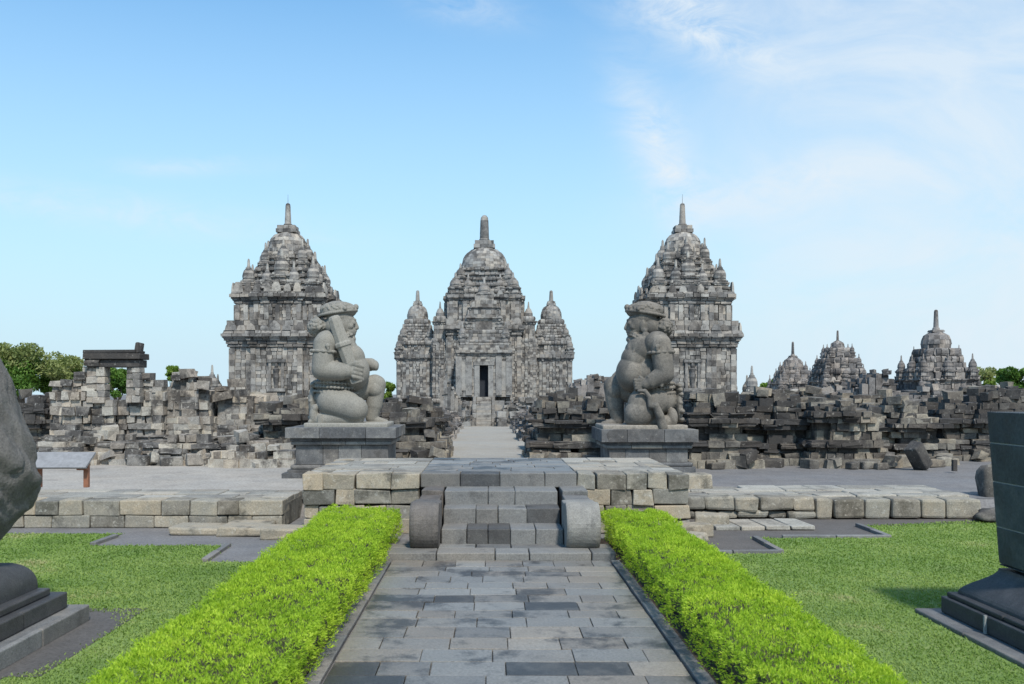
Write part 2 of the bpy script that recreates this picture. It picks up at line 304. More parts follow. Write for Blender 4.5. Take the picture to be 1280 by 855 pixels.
def wallseg(mb, cx, cy, a, b, e, z0, z1, ch=.28, blen=.45, jit=.02, kind='flat', tone=(0,1), gap=.012):
    n = max(1, round((z1-z0)/ch)); h = (z1-z0)/n
    core(mb, redent(cx, cy, a, b, e, -.09), z0+.01, z1-.01, .0)
    for k in range(n): course(mb, redent(cx, cy, a, b, e), z0+k*h, z0+(k+1)*h, blen, jit, kind=kind, tone=tone, gap=gap)
# pinnacle mesh: small stupa of height 1, base half width .2
def pinnacle_mesh(name, mat, square=True):
    mb = MB()
    for z0, z1, a, kd in ((0,.08,.25,'flat'), (.08,.13,.27,'cyma'), (.13,.27,.20,'flat'), (.27,.31,.23,'round'), (.31,.35,.25,'flat'), (.35,.40,.20,'flat')):
        core(mb, redent(0,0,a,.6*a,.025,-.008), z0, z1-.001)
        course(mb, redent(0,0,a,.6*a,.025), z0, z1, .16, .010, .06, kd, gap=.003)
    mb.lathe(0, 0, [(.398,.205),(.43,.21),(.45,.18),(.47,.19),(.52,.20),(.60,.185),(.67,.15),(.72,.10)], 12, jit=.006)
    mb.box(-.075,.075,-.075,.075,.70,.76)
    mb.lathe(0, 0, [(.755,.062),(.79,.062),(.81,.048),(.96,.036),(1.0,.018)], 8)
    o = mb.build(name, mat); me = o.data; bpy.data.objects.remove(o); return me
PIN_T = pinnacle_mesh('pinnacle', M_temple); PIN_M = pinnacle_mesh('pinnacle', M_main); PIN_D = pinnacle_mesh('pinnacle', M_dim)
def antefixes(mb, cx, cy, a, e, z, w, h, n):
    for side in range(4):
        for k in range(n):
            if random.random() < .18: continue
            u = -a+(k+.5+R(-.12, .12))*2*a/n; r = a+(e if abs(u) < a*.55 else 0)
            x, y = [(u, -r), (r, u), (-u, r), (-r, -u)][side]
            ww = w*(1.3 if k in (0, n-1, n//2) else 1); hh = h*(1.25 if k in (0, n-1, n//2) else 1)*R(.55, 1.05)
            dx, dy = (ww/2, .06) if side in (0, 2) else (.06, ww/2)
            la = [(cx+x-dx, cy+y-dy, z), (cx+x+dx, cy+y-dy, z), (cx+x+dx, cy+y+dy, z), (cx+x-dx, cy+y+dy, z)]
            lm = [(cx+x+(p[0]-cx-x)*.85, cy+y+(p[1]-cy-y)*.9, z+hh*.55) for p in la]
            qx = R(.05, .55); lt = [(cx+x+(p[0]-cx-x)*qx, cy+y+(p[1]-cy-y)*.6, z+hh) for p in la]
            mb.loft([la, lm, lt], random.random())
def pilasters(mb, cx, cy, a, b, e, z0, z1, w=.22, t=.05, extra=()):
    us = [-a+w*.55, -b-w*.1-.12, a-w*.55, b+w*.1+.12]
    for side in range(4):
        for u in list(us)+[-b+w*.6, b-w*.6]+list(extra):
            r = a+(e if abs(u) < b else 0)
            nb = max(1, int((z1-z0)/.32))
            for k in range(nb):
                za, zb = z0+(z1-z0)*k/nb, z0+(z1-z0)*(k+1)/nb-.006
                x, y = [(u, -r), (r, u), (-u, r), (-r, -u)][side]
                dx, dy = (w/2, t) if side in (0, 2) else (t, w/2)
                mb.box(cx+x-dx, cx+x+dx, cy+y-dy, cy+y+dy, za, zb, j=.006)
def dome_prof(z0, z1, r, bulge=1.06):
    P = []
    for i in range(9):
        t = i/8; P.append((z0+(z1-z0)*t, r*(bulge if .2 < t < .5 else 1)*math.sqrt(max(.05, 1-(max(0, t-.28)/.76)**2))))
    return P
def courses_dome(mb, cx, cy, z0, z1, r, n=20, ch=.25):
    """round dome laid in courses of blocks"""
    nc = max(4, int((z1-z0)/ch))
    def rad(t): return r*math.sqrt(max(.03, 1-(max(0, t-.38)/.655)**2.3))*(1+.05*math.sin(min(1, t/.5)*math.pi))
    for k in range(nc):
        t0, t1 = k/nc, (k+1)/nc; za, zb = z0+(z1-z0)*t0, z0+(z1-z0)*t1
        off = R(0, 1); rj = R(-.012, .012)
        for i in range(n):
            a0, a1 = 2*math.pi*(i+off+.015)/n, 2*math.pi*(i+1+off-.015)/n; j = R(-.015, .015)+rj
            r0, r1 = rad(t0)+j, rad(t1)+j
            vs = [(cx+q*math.cos(a), cy+q*math.sin(a), z) for z, q, a in ((za, r0, a0), (za, r0, a1), (zb, r1, a1), (zb, r1, a0), (za, r0*.6, a0), (za, r0*.6, a1), (zb, r1*.6, a1), (zb, r1*.6, a0))]
            mb.add(vs, [(0,1,2,3),(3,2,6,7),(0,4,5,1),(0,3,7,4),(1,5,6,2)], random.random())
        mb.lathe(cx, cy, [(za+.002, rad(t0)*.97), (zb, rad(t1)*.97)], n, .2)
# ------------------------------------------------------------------ ground and paths (setting)
def sheet(name, pts, mat, kind='structure', tag=None):
    me = bpy.data.meshes.new(name); me.from_pydata([tuple(p) for p in pts], [], [tuple(range(len(pts)))])
    a = me.attributes.new('tone', 'FLOAT', 'FACE'); a.data.foreach_set('value', [.5]); me.materials.append(mat)
    o = bpy.data.objects.new(name, me); COL.objects.link(o); o['kind'] = kind
    if tag: settag(o, *tag)
    return o
def strip_sheet(name, rows, mat):
    """rows: list of (y, x0, x1, z); one ruled sheet"""
    V = []; Fc = []
    for y, x0, x1, z in rows: V += [(x0, y, z), (x1, y, z)]
    for k in range(len(rows)-1): Fc.append((2*k, 2*k+1, 2*k+3, 2*k+2))
    me = bpy.data.meshes.new(name); me.from_pydata(V, [], Fc); a = me.attributes.new('tone', 'FLOAT', 'FACE'); a.data.foreach_set('value', [.5]*len(Fc))
    me.materials.append(mat); o = bpy.data.objects.new(name, me); COL.objects.link(o); o['kind'] = 'structure'; return o
# base ground: bare dark earth in front, the court rising behind the terraces, far land
strip_sheet('ground', [(-30, -60, 60, -.012), (17.0, -60, 60, -.012), (17.3, -60, 60, .285), (28, -120, 120, .285), (130, -300, 300, gz(130)-.015), (400, -900, 900, -4), (3000, -6000, 6000, -6)], M_gravel)
sheet('court_paving', [(-40, 17.15, .304), (-3.0, 17.15, .304), (-3.0, 27.5, .304), (-40, 27.5, .304)], M_court)
sheet('right_court_gravel', [(3.2, 17.32, .292), (60, 17.32, .292), (60, 27.6, .292), (3.2, 27.6, .292)], M_gravel)
sheet('bare_ground', [(1.9, 12.9, -.004), (40, 12.9, -.004), (40, 17.1, -.004), (1.9, 17.1, -.004)], M_dirt)
sheet('left_pavement', [(-40, 12.3, -.004), (-1.4, 12.3, -.004), (-1.4, 15.9, -.004), (-40, 15.9, -.004)], M_gravel)
rows = []
for y in (18.9, 26, 34, 50, 70, 90, 104):
    c = PX(611, y)*.55; hw = 1.0+.0165*(y-18) if y > 19 else 1.3
    rows.append((y, PX(566, 24)*(1 if y<30 else 1)-.0*(y), PX(648, 24), gz(y)+.02))
rows = [(y, -1.25-.05*(y-24)*(1 if y > 24 else 0), 1.2+.03*(y-24)*(1 if y > 24 else 0), gz(y)+.02) for y in (18.9, 24, 28, 34, 50, 70, 90, 104)]
strip_sheet('sandy_path', rows, M_sand)
# lawns: outline with notches at the back
LL = [(-16, 4, .004), (-2.35, 4, .004), (-2.35, 12.42, .004), (-3.86, 12.42, .004), (-3.9, 13.75, .004), (-5.96, 13.75, .004), (-5.93, 14.9, .004), (-16, 14.9, .004)]
RL = [(2.5, 4, .004), (16, 4, .004), (16, 16.6, .004), (9.2, 16.5, .004), (6.3, 15.75, .004), (6.3, 14.5, .004), (4.15, 14.45, .004), (4.15, 13.1, .004), (2.5, 13.05, .004)]
def tri_sheet(name, pts, mat):
    bm = bmesh.new(); f = bm.faces.new([bm.verts.new(p) for p in pts]); bmesh.ops.triangulate(bm, faces=[f])
    me = bpy.data.meshes.new(name); bm.to_mesh(me); bm.free(); me.materials.append(mat)
    o = bpy.data.objects.new(name, me); COL.objects.link(o); o['kind'] = 'structure'; return o
def rect_sheet(name, rs, mat, z=.004):
    V = []; Fc = []
    for x0, x1, y0, y1 in rs: k = len(V); V += [(x0, y0, z), (x1, y0, z), (x1, y1, z), (x0, y1, z)]; Fc.append((k, k+1, k+2, k+3))
    me = bpy.data.meshes.new(name); me.from_pydata(V, [], Fc); me.materials.append(mat)
    o = bpy.data.objects.new(name, me); COL.objects.link(o); o['kind'] = 'structure'; return o
rect_sheet('left_lawn', [(-16, -2.35, 4, 12.42), (-16, -3.88, 12.42, 13.75), (-16, -5.95, 13.75, 14.9)], M_lawn)
rect_sheet('right_lawn', [(2.5, 16, 4, 13.05), (4.15, 16, 13.05, 14.45), (6.3, 16, 14.45, 15.75), (7.2, 16, 15.75, 16.0), (9.2, 16, 16.0, 16.5)], M_lawn)
# soil strips by the hedges and bare soil by the left pedestal
sheet('soil_strip', [(-2.45, 4, .006), (-1.45, 4, .006), (-1.45, 14.4, .006), (-2.45, 14.4, .006)], M_soil)
sheet('soil_strip', [(1.66, 4, .006), (2.6, 4, .006), (2.6, 14.4, .006), (1.66, 14.4, .006)], M_soil)
SOIL = [(-7.5, 6.6, .010), (-3.95, 6.6, .010), (-3.9, 7.3, .010), (-3.6, 7.8, .010), (-3.62, 9.0, .010), (-3.85, 9.6, .010), (-7.5, 9.7, .010)]
rect_sheet('bare_soil', [(-7.5, -3.9, 6.6, 7.4), (-7.5, -3.62, 7.4, 9.75)], M_dirt, .009)
# the stone path: individual slabs in one surface
mb = MB(); y = 3.8
while y < 12.42:
    d = min(R(.31, .40), 12.44-y)
    if 12.44-(y+d) < .15: d = 12.44-y
    x = -1.31; off = R(.3, .75)
    while x < 1.62:
        w = R(.36, .70) if x > -1.3 else off
        if 1.62-(x+w) < .22: w = 1.62-x
        tn = random.choice([.08, .45, .6, .62, .7, .75, .8, .85, .9, 1.])+R(-.05, .05)
        mb.box(x+.004, x+w-.004, y+.004, y+d-.004, -.05, .022+R(-.003, .003), tn, j=.003); x += w
    y += d
o = mb.build('stone_path', M_path, bevel=.005); o['kind'] = 'structure'
for side, x0, x1 in (('left', -1.47, -1.33), ('right', 1.64, 1.76)):
    mb = MB(); y = 3.8
    while y < 12.4:
        d = R(.5, .9); mb.box(x0, x1, y+.005, min(y+d, 12.4)-.005, -.05, .034+R(-.004, .004), j=.004); y += d
    o = mb.build('path_kerb', M_kerb, bevel=.008); o['kind'] = 'structure'
# lawn edging stones in the notches
def edging(pts, label):
    mb = MB()
    for (ax, ay), (bx, by) in zip(pts[:-1], pts[1:]):
        L = math.hypot(bx-ax, by-ay); n = max(1, round(L/.7)); a = math.atan2(by-ay, bx-ax)
        for k in range(n):
            t = (k+.5)/n; cx, cy = ax+(bx-ax)*t, ay+(by-ay)*t
            mb.box(cx-L/n/2+.006, cx+L/n/2-.006, cy-.045, cy+.045, -.05, .05+R(-.006, .006), rot=a, j=.004)
    o = mb.build('lawn_edging', M_kerb, bevel=.008, loc=(pts[0][0], pts[0][1], 0)); settag(o, label, 'edging')
edging([(-3.86, 12.45), (-3.9, 13.75)], 'short dark stone edging at the lawn notch nearest the left hedge')
edging([(-5.96, 13.8), (-5.93, 14.6)], 'short dark stone edging at the lawn notch by the left terrace')
edging([(2.75, 13.06), (4.15, 13.1), (4.15, 14.4)], 'L-shaped dark stone edging at the lawn corner nearest the right hedge')
edging([(4.6, 14.48), (6.3, 14.5), (6.3, 15.75)], 'L-shaped dark stone edging at the lawn corner below the right terrace')
# grass
def inpoly(px, py, poly):
    ins = np.zeros(len(px), bool); n = len(poly)
    for i in range(n):
        x0, y0 = poly[i][:2]; x1, y1 = poly[(i+1) % n][:2]
        c = ((y0 > py) != (y1 > py)) & (px < (x1-x0)*(py-y0)/(y1-y0+1e-9)+x0); ins ^= c
    return ins
def grass(name, poly, x0, x1, y0, y1, n, excl=()):
    # denser near the viewer
    u = RNG.random(n); py = y0*(y1/y0)**u; px = RNG.uniform(x0, x1, n)
    px += RNG.normal(0, .02, n)
    k = inpoly(px+RNG.normal(0, .03, n), py+RNG.normal(0, .05, n), poly)
    for e in excl: k &= ~inpoly(px+RNG.normal(0, .05, n), py+RNG.normal(0, .05, n), e)
    k &= np.abs(px) < py*.62
    px, py = px[k], py[k]; m = len(px)
    h = RNG.uniform(.004, .012, m)*(1+.4*(py/15)); th = RNG.uniform(0, 2*np.pi, m); ln = RNG.uniform(.2, 1.6, m)
    A = np.stack([np.cos(th)*h*ln, np.sin(th)*h*ln, h*np.ones(m)], 1); w = .0035+.0006*py
    B = np.stack([-np.sin(th)*w, np.cos(th)*w, np.zeros(m)], 1)
    C = np.stack([px, py, .004+h*.8], 1)
    quadmesh(name, C, A, B, M_grass, tag=(None, None, None, 'stuff'))
grass('grass', LL, -9.5, -2.3, 6.5, 14.95, 150000, [SOIL])
grass('grass', RL, 2.5, 10.5, 6.5, 16.6, 170000, [[(4.4, 7, 0), (9, 7, 0), (9, 9.6, 0), (4.4, 9.6, 0)]])
# ------------------------------------------------------------------ low terraces and platform
def face_blocks(mb, x0, x1, y, z0, z1, rows, blen, depth=.35, j=.012, lean=0, tone=(0,1), yfn=None):
    z = z0; hs = [r/sum(rows)*(z1-z0) for r in rows]
    for h in hs:
        x = x0+0.0; first = R(.4, 1)
        while x < x1-.01:
            w = blen*R(.65, 1.35)*first; first = 1
            if x1-(x+w) < blen*.4: w = x1-x
            o = R(-j, j)*1.5; yy = y+(yfn(x) if yfn else 0)
            mb.box(x+.006, x+w-.006, yy+o, yy+depth+o, z+.004, z+h-.005+R(-.4, .4)*j, tone[0]+(tone[1]-tone[0])*random.random(), j=j); x += w
        z += h
def slabs(mb, x0, x1, y0, y1, z, rd, ln, th=.08, tone=(0,1), j=.006, trim=None):
    y = y0
    while y < y1-.02:
        d = rd*R(.8, 1.2)
        if y1-(y+d) < rd*.5: d = y1-y
        x = x0
        while x < x1-.02:
            w = ln*R(.6, 1.4)
            if x1-(x+w) < ln*.4: w = x1-x
            if not trim or trim(x+w/2, y+d/2):
                mb.box(x+.006, x+w-.006, y+.006, y+d-.006, z-th, z+R(-j, j), tone[0]+(tone[1]-tone[0])*random.random(), j=j*.6)
            x += w
        y += d
t = thing('low_terrace', 'long low terrace of pale beige blocks left of the central platform', 'terrace', (-8, 15.56, 0))
mb = MB(); face_blocks(mb, -16, -3.5, 15.56, 0, .465, (1, 1.25), .52, .5); mb.build('retaining_wall', M_beige, t, bevel=.018)
mb = MB(); slabs(mb, -16, -3.5, 16.0, 17.35, .465, .45, .8, .1, j=.01); mb.build('paved_top', M_top, t, bevel=.015)
mb = MB(); mb.box(-16, -3.5, 15.7, 17.3, .0, .38, .3); mb.build('fill', M_beige, t); fin(t)
t = thing('low_terrace', 'rough rounded stone terrace right of the central platform', 'terrace', (6, 16.7, 0))
XR = PX(1218, 16.9)
mb = MB()
def ryf(x): return .02*math.sin(x*3)
face_blocks(mb, 3.1, XR-3.0, 16.65, 0, .15, (1,), .42, .5, j=.03, tone=(0, .6)); face_blocks(mb, 3.1, XR-3.0, 16.6, .15, .39, (1,), .5, .5, j=.035, tone=(.1, .9))
face_blocks(mb, XR-3.0, XR, 16.62, 0, .37, (1,), .5, .6, j=.02, tone=(.2, .7)); mb.build('retaining_wall', M_beige, t, bevel=.05)
mb = MB(); slabs(mb, 3.1, XR, 17.05, 18.85, .385, .45, .75, .12, j=.018); mb.build('paved_top', M_top, t, bevel=.03)
mb = MB(); mb.box(3.2, XR-.1, 16.9, 18.8, .0, .30, .3); mb.build('fill', M_beige, t); fin(t)
PXL, PXR, PYF, PYB, PH = -3.05, 3.26, 15.0, 18.65, .97
t = thing('stone_platform', 'raised square stone platform behind the front steps between the hedges', 'platform', (.1, 15, 0))
SX0, SX1 = PX(525, 15), PX(722, 15)
for x0, x1 in ((PXL, SX0), (SX1, PXR)): mb = MB(); face_blocks(mb, x0, x1, PYF, 0, PH, (.9, .9, 1, 1.05), .46, .45, j=.022); mb.build('front_wall', M_beige, t, bevel=.016)
mb = MB(); face_blocks(mb, PXL+.45, PXR-.45, PYB-.4, 0, PH-.02, (1, 1, 1), .5, .4, j=.01); mb.build('back_wall', M_beige, t, bevel=.022)
for xs, xe in ((PXL, PXL+.4), (PXR-.4, PXR)):
    z = 0; mb = MB()
    for h in (.22, .23, .26, .25):
        yy = PYF+.42
        while yy < PYB:
            w = min(R(.4, .65), PYB-yy); o = R(-.012, .012); mb.box(xs+o, xe+o, yy+.006, yy+w-.006, z+.003, z+h-.004, j=.012); yy += w
        z += h
    mb.build('side_wall', M_beige, t, bevel=.022)
mb = MB(); slabs(mb, PXL+.02, SX0, PYF+.44, PYB, PH-.008, .42, .62, .1, j=.008); mb.build('pale_paving', M_top, t, bevel=.012); mb = MB(); slabs(mb, SX1, PXR-.02, PYF+.44, PYB, PH-.008, .42, .62, .1, j=.008); mb.build('pale_paving', M_top, t, bevel=.012)
mb = MB(); slabs(mb, SX0+.005, SX1-.005, PYF+.44, PYB, PH-.004, .40, .66, .1, tone=(.3, 1), j=.005); mb.build('blue_grey_paving', M_path, t, bevel=.008)
mb = MB(); mb.box(PXL+.3, PXR-.3, PYF+.3, PYB-.2, 0, PH-.12, .3); mb.build('fill', M_beige, t)
fin(t)
# staircase
t = thing('staircase', 'short flight of grey stone steps up to the central platform', 'stairs', (.18, 12.45, 0))
cx0, cx1 = PX(552, 13.4), PX(703, 13.4)
st = [(12.45, .0, .12, -1.45, 1.72), (13.2, .10, .335, cx0, cx1), (13.8, .3, .55, cx0, cx1), (14.3, .5, .76, cx0, cx1), (15.0, .745, PH+.002, SX0+.01, SX1-.01)]
tonesets = [None, [.5, .08, .05, .6, .55], [.55, .45, .6, .1], [.55, .55, .6], [.35, .02, .45, .5]]
for k, (yf, z0, z1, xa, xb) in enumerate(st):
    mb = MB()
    if k == 0:
        slabs(mb, xa, xb, yf, 13.25, z1, .45, .75, .14, tone=(.3, .8), j=.005)
    else:
        ts = tonesets[k]; n = len(ts); cuts = [xa]+[xa+(i+R(-.18, .18))*(xb-xa)/n for i in range(1, n)]+[xb]; nxt = st[k+1][0] if k < 4 else 15.44
        for i in range(n): mb.box(cuts[i]+.004, cuts[i+1]-.004, yf+R(-.006, .006), nxt+.02, z0, z1+R(-.004, .004), ts[i], j=.005)
    mb.build('step', M_step, t, bevel=.014)
mb = MB(); mb.box(cx0+.02, cx1-.02, 13.4, 15.3, 0, .28, .3); mb.box(cx0+.02, cx1-.02, 13.95, 15.3, .28, .5, .3); mb.box(cx0+.02, cx1-.02, 14.4, 15.3, .5, .74, .3); mb.build('fill', M_step, t)
# cheek walls: rail + rolled scroll front
for nm, lab, xa, xb, mat, rr in (('cheek_wall', 'brown', PX(513, 12.95), cx0-.01, M_scrollL, 0), ('cheek_wall', 'grey', cx1+.01, PX(749, 12.95), M_scrollR, 0)):
    mb = MB()
    prof = []
    # closed scroll outline in (y, z)
    yc, zc2, ry, rz = 13.04, .405, .345, .345
    for i in range(25):
        a = math.radians(62+i*(232)/24); prof.append((yc+ry*math.cos(a)*1.0, zc2+rz*math.sin(a)))
    prof = prof+[(13.7, .115), (13.7, .70)]
    n = len(prof)
    xs = [xa, xa+.03, xa+.07, xb-.07, xb-.03, xb] ; ins = [.05, .018, 0, 0, .018, .05]
    cyy, czz = 13.3, .46
    loops = []
    for x, q in zip(xs, ins):
        loops.append([(x, cyy+(yy-cyy)*(1-q)+noise.noise((x*4, yy*4, zz*4))*.02, czz+(zz-czz)*(1-q)+noise.noise((x*4+9, yy*4, zz*4))*.015) for yy, zz in prof])
    mb.loft(loops, .55)
    sc = mb.build('scroll', mat, t, smooth=False, bevel=.01); settag(sc, lab+' rounded scroll at the foot of the steps')
    mb = MB(); w = .03 if xa < 0 else 0
    mb.box(xa+.05, xb-.03, 13.66, 14.3, .1, .70, .4, j=.008); mb.box(xa+.06, xb-.02, 14.31, 15.02, .1, .77, .5, j=.008)
    mb.build('cheek_wall', M_step if xa > 0 else M_scrollL, t, bevel=.015)
fin(t)
# loose stones near the platform
def slabthing(name, label, cat, x0, x1, y0, y1, z0, z1, mat, tone, rot=0, j=.02, bev=.03, tilt=0, group=None):
    mb = MB(); mb.box(x0, x1, y0, y1, z0, z1, tone, j=j, rot=rot, tilt=tilt)
    o = mb.build(name, mat, loc=((x0+x1)/2, (y0+y1)/2, z0), bevel=bev); settag(o, label, cat, group); return o
for i, (a, b, c, d, h, lab) in enumerate(((-5.15, -4.35, 14.75, 15.45, .12, 'leftmost pale flat slab lying against the left terrace'), (-4.33, -3.6, 14.6, 15.5, .14, 'middle pale flat slab lying against the left terrace'), (-3.58, -2.9, 14.3, 14.95, .16, 'pale flat slab lying at the left corner of the platform'))):
    slabthing('flat_slab', lab, 'stone slab', a, b, c, d, 0, h, M_beige, .8, R(-.04, .04))
for i in range(4):
    slabthing('flat_slab', ['first', 'second', 'third', 'fourth'][i]+' from the left of four pale slabs on bare ground before the right terrace', 'stone slab', 3.75+i*.42, 4.15+i*.42, 15.3, 16.2, .0, .06+.005*i, M_top, .6+.1*i, .03, .01, .015)
slabthing('fallen_block', 'pale square block standing behind the right end of the platform', 'stone block', PX(872, 18.4)-.35, PX(888, 18.4), 18.2, 18.6, .3, .66, M_beige, .95, .1)
slabthing('fallen_block', 'brownish block leaning on the right wall of the platform', 'stone block', 2.95, 3.5, 14.5, 14.95, 0, .2, M_beige, .75, .3)
slabthing('fallen_block', 'low pale stone lying beside the right hedge end', 'stone block', 2.7, 3.3, 13.9, 14.4, 0, .13, M_beige, .9, -.5)
slabthing('fallen_block', 'flat pale stone at the right foot of the platform', 'stone block', 2.3, 2.9, 14.5, 14.9, 0, .22, M_beige, .9, .1)
slabthing('fallen_block', 'beige stone at the corner of platform and right terrace', 'stone block', 3.55, 4.1, 15.6, 16.1, 0, .2, M_beige, .8, -.2)
# ------------------------------------------------------------------ hedges
def hedge(label, x0, x1, y0, y1, h):
    t = thing('hedge', label, 'hedge', ((x0+x1)/2, y0, 0))
    mb = MB(); mb.box(x0+.14, x1-.14, y0+.1, y1-.12, .10, h-.12, .3); mb.build('twigs', M_hedgein, t)
    def surf(n, face):
        u, v = RNG.random(n), RNG.random(n)
        if face == 'top': P = np.stack([x0+(x1-x0)*u, y0+(y1-y0)*v, np.full(n, h)], 1); N = np.tile([0, 0, 1.], (n, 1))
        elif face == 'in': P = np.stack([np.full(n, x1), y0+(y1-y0)*u, .04+(h-.04)*v**.62], 1); N = np.tile([1., 0, .15], (n, 1))
        elif face == 'out': P = np.stack([np.full(n, x0), y0+(y1-y0)*u, .04+(h-.04)*v**.62], 1); N = np.tile([-1., 0, .15], (n, 1))
        else: P = np.stack([x0+(x1-x0)*u, np.full(n, y1 if face == 'back' else y0), .04+(h-.04)*v**.7], 1); N = np.tile([0, 1. if face == 'back' else -1., .15], (n, 1))
        return P, N
    Ps, Ns = [], []
    for f, dens in (('top', 900), ('in', 430), ('out', 330), ('back', 420), ('front', 350)):
        area = {'top': (x1-x0)*(y1-y0), 'in': (y1-y0)*h, 'out': (y1-y0)*h}.get(f, (x1-x0)*h)
        P, N = surf(int(area*dens), f); Ps.append(P); Ns.append(N)
    P = np.concatenate(Ps); N = np.concatenate(Ns); n = len(P)
    bump = np.array([noise.noise((p[0]*2.2, p[1]*2.2, p[2]*3+5))*.06+noise.noise((p[0]*8, p[1]*8, p[2]*8))*.06 for p in P])
    edge = np.minimum(np.minimum(P[:, 0]-x0, x1-P[:, 0]), .12)/.12
    P = P+N*bump[:, None]; P[:, 2] -= np.where(N[:, 2] > .5, (1-edge)**2*.05, 0)
    P[:, 0] += np.where(np.abs(N[:, 0]) > .5, -np.sign(N[:, 0])*.07*(1-P[:, 2]/h)*RNG.random(n), 0)
    # each tuft: 7 small leaflets around a tip
    K = 9; tz = RNG.random(n)
    C = np.repeat(P, K, 0)+RNG.normal(0, .015, (n*K, 3)); D = np.repeat(N, K, 0)+RNG.normal(0, .65, (n*K, 3)); D[:, 2] += .35
    D /= np.linalg.norm(D, axis=1)[:, None]
    L = RNG.uniform(.009, .020, n*K); S = np.cross(D, RNG.normal(0, 1, (n*K, 3))); S /= np.linalg.norm(S, axis=1)[:, None]+1e-6
    tone = np.clip(np.repeat(.42+.35*tz+bump*4.5, K)+RNG.normal(0, .10, n*K), .14, 1); tone[RNG.random(n*K) < .025] = 0  # tone follows bump: shade in the gaps between tufts put into leaf colour
    C += D*L[:, None]*.5
    quadmesh('foliage', C, D*L[:, None], S*(L*.36)[:, None], M_hedge, tone, t, tuple(t.location)); fin(t)
hedge('clipped bright green hedge along the left side of the stone path', -2.5, -1.38, 4.3, 14.2, .5)
hedge('clipped bright green hedge along the right side of the stone path', 1.74, 2.62, 4.3, 14.2, .48)
